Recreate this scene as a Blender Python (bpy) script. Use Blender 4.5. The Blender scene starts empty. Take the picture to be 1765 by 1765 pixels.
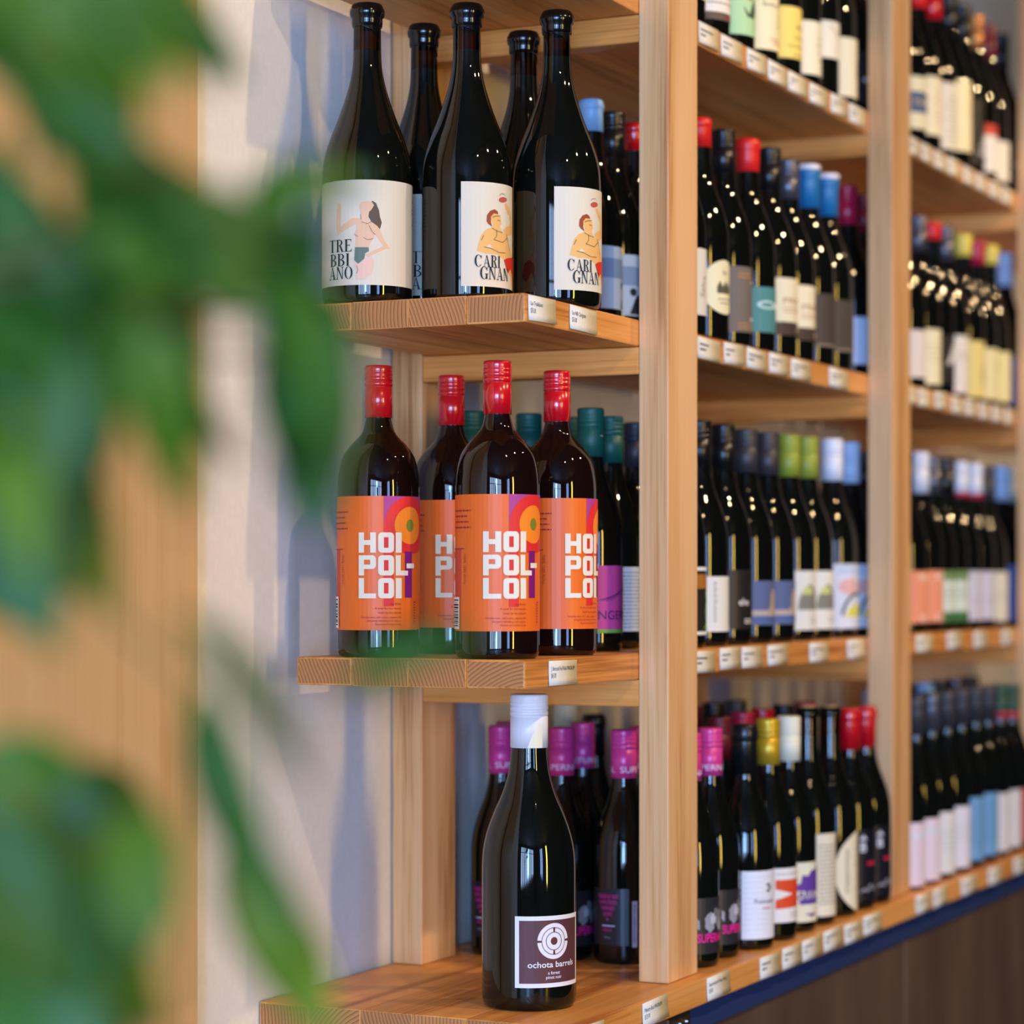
import bpy, bmesh, math, random
from mathutils import Vector, Matrix
from mathutils.geometry import tessellate_polygon
random.seed(7)
SC = bpy.context.scene
COL = SC.collection
PI = math.pi

# ------------------------------------------------------------------ camera
CAMZ = 1.30                       # eye height; shelf levels are given from it
CX, CY = -2.688, -1.1034
DX, DY = 0.89957, 0.43678         # horizontal view direction
F_PX = 4308.0
cd = bpy.data.cameras.new('camera')
cam = bpy.data.objects.new('camera', cd); COL.objects.link(cam)
cam.location = (CX, CY, CAMZ)
cam.rotation_euler = (PI / 2, 0, math.atan2(DY, DX) - PI / 2)
cd.sensor_fit = 'HORIZONTAL'; cd.sensor_width = 36.0
cd.lens = F_PX / 1765.0 * 36.0
cd.shift_y = (1000 - 882.5) / 1765.0
cd.clip_start = 0.05; cd.clip_end = 60
cd.dof.use_dof = True
cd.dof.focus_distance = 2.74
cd.dof.aperture_fstop = 2.9
SC.camera = cam
SC.cycles.max_bounces = 7; SC.cycles.diffuse_bounces = 3; SC.cycles.glossy_bounces = 4; SC.cycles.transparent_max_bounces = 10
# ------------------------------------------------------------------ view, world, lights
SC.view_settings.view_transform = 'Standard'
SC.view_settings.look = 'None'
SC.view_settings.gamma = 1.0
SC.view_settings.exposure = 0.04
SC.view_settings.use_curve_mapping = False
w = bpy.data.worlds.new('world'); SC.world = w; w.use_nodes = True
bg = w.node_tree.nodes['Background']
bg.inputs[0].default_value = (0.55, 0.7, 1.0, 1); bg.inputs[1].default_value = 0.6

def area(name, loc, target, sx, sy, power, col):
    l = bpy.data.lights.new(name, 'AREA'); l.shape = 'RECTANGLE'; l.size = sx; l.size_y = sy
    l.energy = power; l.color = col
    o = bpy.data.objects.new(name, l); COL.objects.link(o); o.location = loc
    o.rotation_euler = (Vector(target) - Vector(loc)).to_track_quat('-Z', 'Y').to_euler()
    return o
def spot(name, loc, target, power, col, ang=70, rad=0.035, blend=0.5):
    l = bpy.data.lights.new(name, 'SPOT'); l.energy = power; l.color = col
    l.spot_size = math.radians(ang); l.spot_blend = blend; l.shadow_soft_size = rad
    o = bpy.data.objects.new(name, l); COL.objects.link(o); o.location = loc
    o.rotation_euler = (Vector(target) - Vector(loc)).to_track_quat('-Z', 'Y').to_euler()
    return o
# daylight coming in through the glazed shopfront (end wall) and the side window, plus two added strips of light
DAY = (0.42, 0.62, 1.0)
area('shopfront_daylight', (-6.15, -2.35, 1.50), (0, -2.35, 1.50), 3.7, 2.3, 330, DAY)
area('shopfront_added_strip_light', (-6.12, -2.43, 1.50), (0, -2.43, 1.50), 0.5, 2.2, 230, (0.20, 0.46, 1.0))  # added bright strip that strengthens the blue reflections on the bottles
area('side_window_daylight', (-4.1, -5.65, 1.50), (-4.1, 0, 1.50), 0.9, 2.3, 110, (0.28, 0.48, 1.0))
area('side_added_yellow_light', (-2.35, -5.65, 1.50), (-2.35, 0, 1.50), 0.32, 2.3, 115, (1.0, 0.64, 0.10))  # added narrow light, stands in for an unseen yellow source mirrored in the glass
# warm ceiling track lamps; the first is added to brighten the plant
WARM = (1.0, 0.71, 0.40)
LAMPS = [(-2.25, 24), (-1.2, 36), (-0.2, 44), (0.85, 55), (1.95, 66)]
for i, (lx, e) in enumerate(LAMPS):
    spot('track_lamp_light', (lx, -1.35, 2.72), (lx + 0.1, 0.15, 1.25), e, WARM, ang=80, rad=0.022)

# ------------------------------------------------------------------ helpers
def lin(c):
    return tuple((x / 12.92 if x <= 0.04045 else ((x + 0.055) / 1.055) ** 2.4) for x in c)
def srgb(r, g, b):
    return lin((r / 255, g / 255, b / 255)) + (1.0,)
_mats = {}
def mat(name, col, rough=0.5, metal=0.0, spec=0.5, coat=0.0, var=0.0):
    if name in _mats: return _mats[name]
    m = bpy.data.materials.new(name); m.use_nodes = True
    b = m.node_tree.nodes['Principled BSDF']
    b.inputs['Base Color'].default_value = col
    b.inputs['Roughness'].default_value = rough
    b.inputs['Metallic'].default_value = metal
    b.inputs['Specular IOR Level'].default_value = spec
    b.inputs['Coat Weight'].default_value = coat
    if var:
        nt = m.node_tree; n = nt.nodes.new('ShaderNodeTexNoise'); n.inputs['Scale'].default_value = 60
        tc = nt.nodes.new('ShaderNodeTexCoord'); nt.links.new(tc.outputs['Object'], n.inputs['Vector'])
        bp = nt.nodes.new('ShaderNodeBump'); bp.inputs['Strength'].default_value = var; bp.inputs['Distance'].default_value = 0.002
        nt.links.new(n.outputs['Fac'], bp.inputs['Height']); nt.links.new(bp.outputs['Normal'], b.inputs['Normal'])
    _mats[name] = m
    return m
def paper(r, g, b, rough=0.55):
    return mat('paper_%d_%d_%d' % (r, g, b), srgb(r, g, b), rough, spec=0.35)
def ink(r, g, b):
    return mat('ink_%d_%d_%d' % (r, g, b), srgb(r, g, b), 0.5, spec=0.3)

def tag(o, label=None, cat=None, group=None, kind=None):
    if label: o['label'] = label
    if cat: o['category'] = cat
    if group: o['group'] = group
    if kind: o['kind'] = kind
    return o
def obj(name, mesh, m=None, parent=None, loc=(0, 0, 0), rot=(0, 0, 0)):
    o = bpy.data.objects.new(name, mesh); COL.objects.link(o)
    o.location = loc; o.rotation_euler = rot
    if m is not None and not mesh.materials: mesh.materials.append(m)
    if parent: o.parent = parent
    return o
def empty(name, loc=(0, 0, 0), rz=0.0):
    o = bpy.data.objects.new(name, None); COL.objects.link(o)
    o.location = loc; o.rotation_euler = (0, 0, rz); o.empty_display_size = 0.02
    return o
def bm_mesh(name, bm, smooth=False):
    me = bpy.data.meshes.new(name); bm.to_mesh(me); bm.free()
    if smooth:
        me.polygons.foreach_set('use_smooth', [True] * len(me.polygons))
    return me
def box_bm(x0, x1, y0, y1, z0, z1, bev=0.0, seg=1, end_mat=None, axis=0):
    bm = bmesh.new(); bmesh.ops.create_cube(bm, size=1.0)
    for v in bm.verts:
        v.co = Vector(((x0 + x1) / 2 + v.co.x * (x1 - x0), (y0 + y1) / 2 + v.co.y * (y1 - y0), (z0 + z1) / 2 + v.co.z * (z1 - z0)))
    if end_mat is not None:
        bm.normal_update()
        for f in bm.faces:
            if abs(f.normal[axis]) > 0.9: f.material_index = end_mat
    if bev:
        bmesh.ops.bevel(bm, geom=list(bm.edges), offset=bev, segments=seg, affect='EDGES', profile=0.6)
    return bm
def box(name, x0, x1, y0, y1, z0, z1, m, parent=None, bev=0.0, seg=1, mats=None, axis=0):
    """box whose object origin sits at its own centre-bottom"""
    cx, cy = (x0 + x1) / 2, (y0 + y1) / 2
    bm = box_bm(x0 - cx, x1 - cx, y0 - cy, y1 - cy, 0, z1 - z0, bev, seg, 1 if mats else None, axis)
    me = bm_mesh(name, bm)
    if mats:
        for q in mats: me.materials.append(q)
    px, py, pz = parent.location if parent else (0, 0, 0)
    return obj(name, me, m, parent, (cx - px, cy - py, z0 - pz))
def ground(u, v, dist):
    """world point seen at photo pixel (u, v) at a given distance along the view axis"""
    L = (u - 882.5) / F_PX * dist
    return Vector((CX + L * DY + dist * DX, CY - L * DX + dist * DY, CAMZ - (v - 1000) / F_PX * dist))

# ------------------------------------------------------------------ wood
def wood_mat(name, light, mid, dark, axis, rough=0.42, gscale=1.0, end=False):
    m = bpy.data.materials.new(name); m.use_nodes = True
    nt = m.node_tree; N = nt.nodes; Lk = nt.links
    b = N['Principled BSDF']; b.inputs['Roughness'].default_value = rough
    b.inputs['Specular IOR Level'].default_value = 0.4
    tc = N.new('ShaderNodeTexCoord'); oi = N.new('ShaderNodeObjectInfo')
    rnd = N.new('ShaderNodeVectorMath'); rnd.operation = 'SCALE'
    comb = N.new('ShaderNodeCombineXYZ')
    for k, mul in enumerate((37.0, 53.0, 71.0)):
        mm = N.new('ShaderNodeMath'); mm.operation = 'MULTIPLY'; mm.inputs[1].default_value = mul
        Lk.new(oi.outputs['Random'], mm.inputs[0]); Lk.new(mm.outputs[0], comb.inputs[k])
    add = N.new('ShaderNodeVectorMath'); add.operation = 'ADD'
    Lk.new(tc.outputs['Object'], add.inputs[0]); Lk.new(comb.outputs[0], add.inputs[1])
    mp = N.new('ShaderNodeMapping')
    if end:
        # growth rings: distance from a random pith below or above the board
        mth = N.new('ShaderNodeMapping'); mth.inputs['Scale'].default_value = (0.0, 1.0, 1.0)
        Lk.new(tc.outputs['Object'], mth.inputs['Vector'])
        off = N.new('ShaderNodeCombineXYZ')
        for k, (mul, base) in ((1, (0.56, -0.28)), (2, (-0.26, 0.12))):
            mm = N.new('ShaderNodeMath'); mm.operation = 'MULTIPLY_ADD'; mm.inputs[1].default_value = mul; mm.inputs[2].default_value = base
            fr = N.new('ShaderNodeMath'); fr.operation = 'FRACT'
            m7 = N.new('ShaderNodeMath'); m7.operation = 'MULTIPLY'; m7.inputs[1].default_value = 7.0 * k
            Lk.new(oi.outputs['Random'], m7.inputs[0]); Lk.new(m7.outputs[0], fr.inputs[0]); Lk.new(fr.outputs[0], mm.inputs[0])
            Lk.new(mm.outputs[0], off.inputs[k])
        sub = N.new('ShaderNodeVectorMath'); sub.operation = 'SUBTRACT'
        Lk.new(mth.outputs[0], sub.inputs[0]); Lk.new(off.outputs[0], sub.inputs[1])
        ln = N.new('ShaderNodeVectorMath'); ln.operation = 'LENGTH'; Lk.new(sub.outputs[0], ln.inputs[0])
        nz = N.new('ShaderNodeTexNoise'); nz.inputs['Scale'].default_value = 16; Lk.new(add.outputs[0], nz.inputs['Vector'])
        ma = N.new('ShaderNodeMath'); ma.operation = 'MULTIPLY_ADD'; ma.inputs[1].default_value = 0.011
        Lk.new(nz.outputs['Fac'], ma.inputs[0]); Lk.new(ln.outputs['Value'], ma.inputs[2])
        mu = N.new('ShaderNodeMath'); mu.operation = 'MULTIPLY'; mu.inputs[1].default_value = 235.0
        Lk.new(ma.outputs[0], mu.inputs[0])
        fr = N.new('ShaderNodeMath'); fr.operation = 'FRACT'; Lk.new(mu.outputs[0], fr.inputs[0])
        fac = fr.outputs[0]
        pos = ((0.0, light), (0.55, mid), (0.9, dark), (1.0, light))
    else:
        sc = [26.0 * gscale] * 3; sc[axis] = 1.1 * gscale
        mp.inputs['Scale'].default_value = sc
        Lk.new(add.outputs[0], mp.inputs['Vector'])
        n1 = N.new('ShaderNodeTexNoise'); n1.inputs['Scale'].default_value = 1.0; n1.inputs['Detail'].default_value = 3; n1.inputs['Distortion'].default_value = 0.6
        Lk.new(mp.outputs[0], n1.inputs['Vector'])
        mp2 = N.new('ShaderNodeMapping'); s2 = [330.0 * gscale] * 3; s2[axis] = 7.0 * gscale; mp2.inputs['Scale'].default_value = s2
        Lk.new(add.outputs[0], mp2.inputs['Vector'])
        n2 = N.new('ShaderNodeTexNoise'); n2.inputs['Scale'].default_value = 1.0; n2.inputs['Detail'].default_value = 2
        Lk.new(mp2.outputs[0], n2.inputs['Vector'])
        mx = N.new('ShaderNodeMath'); mx.operation = 'MULTIPLY_ADD'; mx.inputs[1].default_value = 0.42
        sb = N.new('ShaderNodeMath'); sb.operation = 'SUBTRACT'; sb.inputs[1].default_value = 0.21
        Lk.new(n2.outputs['Fac'], mx.inputs[0]); Lk.new(n1.outputs['Fac'], sb.inputs[0]); Lk.new(sb.outputs[0], mx.inputs[2])
        fac = mx.outputs[0]
        pos = ((0.30, dark), (0.46, mid), (0.66, light))
    cr = N.new('ShaderNodeValToRGB')
    while len(cr.color_ramp.elements) < len(pos): cr.color_ramp.elements.new(0.5)
    for e, (p, c) in zip(cr.color_ramp.elements, pos): e.position = p; e.color = c
    Lk.new(fac, cr.inputs['Fac'])
    hsv = N.new('ShaderNodeHueSaturation')
    va = N.new('ShaderNodeMath'); va.operation = 'MULTIPLY_ADD'; va.inputs[1].default_value = 0.22; va.inputs[2].default_value = 0.89
    Lk.new(oi.outputs['Random'], va.inputs[0]); Lk.new(va.outputs[0], hsv.inputs['Value'])
    Lk.new(cr.outputs['Color'], hsv.inputs['Color']); Lk.new(hsv.outputs['Color'], b.inputs['Base Color'])
    bp = N.new('ShaderNodeBump'); bp.inputs['Strength'].default_value = 0.18; bp.inputs['Distance'].default_value = 0.0006
    Lk.new(fac, bp.inputs['Height']); Lk.new(bp.outputs['Normal'], b.inputs['Normal'])
    return m
W_L, W_M, W_D = srgb(234, 166, 92), srgb(220, 146, 70), srgb(172, 102, 42)
WOODX = wood_mat('ash_along_x', W_L, W_M, W_D, 0)
WOODY = wood_mat('ash_along_y', W_L, W_M, W_D, 1)
WOODZ = wood_mat('ash_along_z', srgb(232, 186, 136), srgb(220, 168, 112), srgb(176, 118, 68), 2)
WOODEND = wood_mat('ash_end_grain', srgb(198, 138, 84), srgb(186, 124, 70), srgb(138, 80, 40), 0, rough=0.55, end=True)
PANELWOOD = wood_mat('oak_panel', srgb(214, 172, 116), srgb(210, 167, 110), srgb(202, 157, 100), 2, rough=0.5, gscale=0.9)

def noisy_mat(name, c1, c2, scale, rough, bump=0.1, stretch=None):
    m = bpy.data.materials.new(name); m.use_nodes = True
    nt = m.node_tree; N = nt.nodes; Lk = nt.links; b = N['Principled BSDF']
    b.inputs['Roughness'].default_value = rough
    tc = N.new('ShaderNodeTexCoord'); mp = N.new('ShaderNodeMapping')
    if stretch: mp.inputs['Scale'].default_value = stretch
    n = N.new('ShaderNodeTexNoise'); n.inputs['Scale'].default_value = scale; n.inputs['Detail'].default_value = 6
    cr = N.new('ShaderNodeValToRGB'); cr.color_ramp.elements[0].color = c1; cr.color_ramp.elements[1].color = c2
    cr.color_ramp.elements[0].position = 0.3; cr.color_ramp.elements[1].position = 0.7
    Lk.new(tc.outputs['Object'], mp.inputs['Vector']); Lk.new(mp.outputs[0], n.inputs['Vector']); Lk.new(n.outputs['Fac'], cr.inputs['Fac'])
    Lk.new(cr.outputs['Color'], b.inputs['Base Color'])
    bp = N.new('ShaderNodeBump'); bp.inputs['Strength'].default_value = bump; bp.inputs['Distance'].default_value = 0.002
    Lk.new(n.outputs['Fac'], bp.inputs['Height']); Lk.new(bp.outputs['Normal'], b.inputs['Normal'])
    return m
WALLM = noisy_mat('painted_plaster', srgb(236, 228, 214), srgb(242, 234, 220), 90, 0.75, 0.08)
DARKM = noisy_mat('charcoal_paint', srgb(38, 36, 36), srgb(46, 43, 42), 12, 0.8)
FLOORM = noisy_mat('dark_floor', srgb(40, 31, 25), srgb(54, 42, 33), 4, 0.45)
PLINTHM = noisy_mat('brown_fibre_panel', srgb(76, 58, 47), srgb(98, 77, 63), 9, 0.55, 0.25, (1, 1, 0.35))
BLUEM = mat('navy_paint', srgb(42, 58, 104), 0.4)

# ------------------------------------------------------------------ structure
ZS = {'A': CAMZ - 0.469, 'B': CAMZ - 0.0846, 'C': CAMZ + 0.304, 'D': CAMZ + 0.692}
TH = 0.031
def struct(name, *a, **k):
    o = box(name, *a, **k); o['kind'] = 'structure'; return o
struct('floor', -6.4, 6.0, -5.9, 0.5, -0.05, 0.0, FLOORM)
struct('ceiling', -6.4, 6.0, -5.9, 0.5, 2.95, 3.0, DARKM)
struct('wall_back', -6.4, 6.0, 0.368, 0.5, 0.0, 2.95, WALLM)
struct('wall_end', 5.9, 6.0, -5.8, 0.368, 0.0, 2.95, DARKM)
# shopfront end wall: low upstand, lintel, piers and mullions around the glazing
struct('wall_shopfront_upstand', -6.2, -6.1, -5.8, 0.368, 0.0, 0.35, DARKM)
struct('wall_shopfront_lintel', -6.2, -6.1, -5.8, 0.368, 2.66, 2.95, DARKM)
struct('wall_shopfront_pier', -6.2, -6.1, -0.5, 0.368, 0.35, 2.66, DARKM)
struct('wall_shopfront_corner', -6.2, -6.1, -5.8, -4.2, 0.35, 2.66, DARKM)
for k, yy in enumerate((-1.0, -1.45, -2.1, -2.75, -3.3)):
    struct('trim_%d' % (k + 1), -6.1, -6.04, yy - 0.05, yy + 0.05, 0.35, 2.66, DARKM)
struct('trim_6', -6.1, -6.04, -4.2, -0.5, 2.05, 2.11, DARKM)
# opposite long wall with a window
struct('wall_front_upstand', -6.1, 5.9, -5.6, -5.5, 0.0, 0.35, DARKM)
struct('wall_front_lintel', -6.1, 5.9, -5.6, -5.5, 2.66, 2.95, DARKM)
struct('wall_front_pier', -6.1, -4.56, -5.6, -5.5, 0.35, 2.66, DARKM)
struct('wall_front_post', -3.64, -2.61, -5.6, -5.5, 0.35, 2.66, DARKM)
struct('wall_front', -2.09, 5.9, -5.6, -5.5, 0.35, 2.66, DARKM)
struct('trim_7', -4.15, -4.05, -5.5, -5.44, 0.35, 2.66, DARKM)
# timber lining board on the wall to the left of the shelves
struct('trim_9', -1.05, -0.475, 0.335, 0.3675, 0.0, 2.6, PANELWOOD, bev=0.004)
# plinth under the bottom shelf
for k, (a, b2) in enumerate(((-0.03, 0.92), (0.924, 1.86), (1.864, 2.9))):
    struct('wall_plinth', a, b2, -0.003, 0.36, 0.0, ZS['A'] - 0.066, PLINTHM, bev=0.002)
struct('trim_8', 0.036, 2.9, -0.008, 0.36, ZS['A'] - 0.0655, ZS['A'] - 0.0325, BLUEM, bev=0.001)
bk = box('corner_bracket', -0.034, 0.0345, -0.014, 0.36, ZS['A'] - 0.075, ZS['A'] - 0.0335, mat('bronze', srgb(70, 54, 42), 0.45, 0.6, var=0.6), bev=0.002)
tag(bk, 'dark bronze metal corner bracket under the bottom shelf edge', 'bracket')
for k in range(3):
    q = bmesh.new(); bmesh.ops.create_cone(q, cap_ends=True, segments=12, radius1=0.003, radius2=0.002, depth=0.003)
    o = obj('screw_head', bm_mesh('screw_head', q), mat('steel', srgb(190, 180, 170), 0.3, 1.0), bk, (-0.02 + 0.02 * k, -0.187 - 0.0015, 0.03), (PI / 2, 0, 0))

# shelf boards: staves glued edge to edge
X_END = 2.62
def shelf_board(name, z_top, y0, y1, n, label, x0=-0.306, x1=X_END):
    root = empty(name, (x0, y0, z_top - TH))
    tag(root, label, 'shelf')
    wd = (y1 - y0) / n
    for k in range(n):
        box('stave', x0, x1, y0 + k * wd + 0.0001, y0 + (k + 1) * wd - 0.0001, z_top - TH, z_top, WOODX, root,
            bev=(0.0022 if k in (0, n - 1) else 0.0009), seg=2, mats=[WOODX, WOODEND], axis=0)
    return root
shelf_board('bottom_shelf', ZS['A'], -0.02, 0.366, 6, 'deep wooden bottom shelf carrying the tall white-capped magnum')
shelf_board('shelf_board', ZS['B'], 0.0378, 0.318, 4, 'wooden shelf board carrying the orange-labelled magnums')
shelf_board('shelf_board', ZS['C'], 0.0378, 0.318, 4, 'wooden shelf board carrying the cream-labelled black wax-topped magnums')
shelf_board('shelf_board', ZS['D'], 0.0378, 0.318, 4, 'topmost wooden shelf board, seen from below at the upper edge')
# upright frames: front post, back post and rails under the shelves
FR = ['timber upright frame with posts and rails nearest the camera', 'timber upright frame between the two bays of bottles', 'timber upright frame at the far right edge of the picture']
for k, fx in enumerate((0.0, 0.866, 1.735)):
    root = empty('timber_upright', (fx, 0, ZS['A'])); tag(root, FR[k], 'upright', 'timber uprights of the shelving')
    box('front_post', fx, fx + 0.0915, 0.0, 0.0372, ZS['A'] + 0.0005, 2.55, WOODZ, root, bev=0.0015, seg=2)
    box('back_post', fx, fx + 0.0885, 0.3235, 0.3645, ZS['A'] + 0.0005, 2.55, WOODZ, root, bev=0.0015, seg=2)
    for s in 'BCD':
        box('rail', fx + 0.0006, fx + 0.036, 0.0376, 0.3232, ZS[s] - TH - 0.0325, ZS[s] - TH - 0.0006, WOODY, root, bev=0.0012)

# ------------------------------------------------------------------ flat print wrapped on bottles
_txt = {}
def text_tris(s, bold=0.0):
    """triangulated outline of a line of lettering, height of a capital about 0.7, starting at x = 0"""
    key = (s, bold)
    if key in _txt: return _txt[key]
    cu = bpy.data.curves.new('t', 'FONT'); cu.body = s; cu.resolution_u = 3; cu.offset = bold; cu.fill_mode = 'FRONT'
    ob = bpy.data.objects.new('t', cu); COL.objects.link(ob)
    dg = bpy.context.evaluated_depsgraph_get()
    ev = ob.evaluated_get(dg); me = ev.to_mesh()
    me.calc_loop_triangles()
    V = [(v.co.x, v.co.y) for v in me.vertices]
    T = [tuple(V[i] for i in t.vertices) for t in me.loop_triangles]
    ev.to_mesh_clear(); bpy.data.objects.remove(ob); bpy.data.curves.remove(cu)
    xs = [p[0] for t in T for p in t] or [0, 1]
    r = (T, min(xs), max(xs)); _txt[key] = r
    return r
def ell(cx, cy, rx, ry, a0=0, a1=360, n=28):
    n = max(4, int(n * abs(a1 - a0) / 360))
    full = abs(a1 - a0) >= 360
    m = n if full else n + 1
    return [(cx + rx * math.cos(math.radians(a0 + (a1 - a0) * i / n)), cy + ry * math.sin(math.radians(a0 + (a1 - a0) * i / n))) for i in range(m)]
class Art:
    """coloured layers of flat print in (s, t): s along the surface, t height above the base"""
    def __init__(self): self.L = []; self.dx = 0.0
    def layer(self, name, m):
        for q in self.L:
            if q[0] == name and q[1] is m: return q[2]
        q = (name, m, []); self.L.append(q); return q[2]
    def poly(self, name, m, loop, *holes):
        loops = [[Vector((x + self.dx, y, 0)) for x, y in l] for l in (loop,) + holes]
        flat = [p for l in loops for p in l]
        T = self.layer(name, m)
        for t in tessellate_polygon(loops): T.append(tuple((flat[i].x, flat[i].y) for i in t))
    def rect(self, name, m, x0, y0, x1, y1): self.poly(name, m, [(x0, y0), (x1, y0), (x1, y1), (x0, y1)])
    def text(self, name, m, s, x, y, h, align='l', wide=None, bold=0.0, rot=0.0, xs=1.0):
        T, a, b = text_tris(s, bold)
        k = h / 0.7; kx = k * xs
        if wide: kx = wide / (b - a)
        W = (b - a) * kx
        ox = {'l': 0, 'c': -W / 2, 'r': -W}[align]
        out = self.layer(name, m)
        c, sn = math.cos(math.radians(rot)), math.sin(math.radians(rot))
        for t in T:
            q = []
            for px, py in t:
                X = (px - a) * kx + ox; Y = py * k
                q.append((x + self.dx + X * c - Y * sn, y + X * sn + Y * c))
            out.append(tuple(q))
    def stroke(self, name, m, pts, w):
        for (x0, y0), (x1, y1) in zip(pts, pts[1:]):
            dx, dy = x1 - x0, y1 - y0; l = math.hypot(dx, dy) or 1; nx, ny = -dy / l * w / 2, dx / l * w / 2
            self.poly(name, m, [(x0 + nx, y0 + ny), (x1 + nx, y1 + ny), (x1 - nx, y1 - ny), (x0 - nx, y0 - ny)])
    def lines(self, name, m, x0, x1, y, dy, n, h, rng, align='l'):
        """rows of words too small to read"""
        for i in range(n):
            wl = (x1 - x0) * rng.uniform(0.55, 1.0); x = x0 if align == 'l' else (x1 - wl if align == 'r' else (x0 + x1 - wl) / 2)
            e = x + wl
            while x < e:
                w = min(rng.uniform(0.002, 0.006), e - x); self.rect(name, m, x, y - i * dy, x + w, y - i * dy + h); x += w + 0.0011
    def meshes(self, R, step=0.005, base=0.0003, dlt=0.00013, edge=True):
        out = []
        for k, (name, m, T) in enumerate(self.L):
            bm = bmesh.new()
            cache = {}
            def vert(p):
                q = (round(p[0], 6), round(p[1], 6))
                if q not in cache: cache[q] = bm.verts.new((q[0], q[1], 0))
                return cache[q]
            for t in T:
                vs = [vert(p) for p in t]
                if len(set(vs)) == 3:
                    try: bm.faces.new(vs)
                    except ValueError: pass
            if not bm.verts: bm.free(); continue
            bmesh.ops.dissolve_limit(bm, angle_limit=0.01, verts=list(bm.verts), edges=list(bm.edges))
            xs = [v.co.x for v in bm.verts]
            a, b = math.ceil(min(xs) / step), math.floor(max(xs) / step)
            for i in range(a, b + 1):
                bmesh.ops.bisect_plane(bm, geom=list(bm.verts) + list(bm.edges) + list(bm.faces), plane_co=(i * step, 0, 0), plane_no=(1, 0, 0))
            r = R + base + dlt * k
            if k == 0 and edge:
                be = [e for e in bm.edges if e.is_boundary]
                ex = bmesh.ops.extrude_edge_only(bm, edges=be)
                low = {v for v in ex['geom'] if isinstance(v, bmesh.types.BMVert)}
            else: low = set()
            for v in bm.verts:
                s, t = v.co.x, v.co.y; rr = R - 0.0002 if v in low else r
                v.co = Vector((rr * math.cos(s / R), rr * math.sin(s / R), t))
            bmesh.ops.recalc_face_normals(bm, faces=list(bm.faces))
            # make the print face outwards
            f0 = max(bm.faces, key=lambda f: f.calc_area()); bm.normal_update()
            c = f0.calc_center_median()
            if f0.normal.x * c.x + f0.normal.y * c.y < 0: bmesh.ops.reverse_faces(bm, faces=list(bm.faces))
            me = bm_mesh(name, bm); me.materials.append(m)
            out.append((name, me))
        return out

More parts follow.
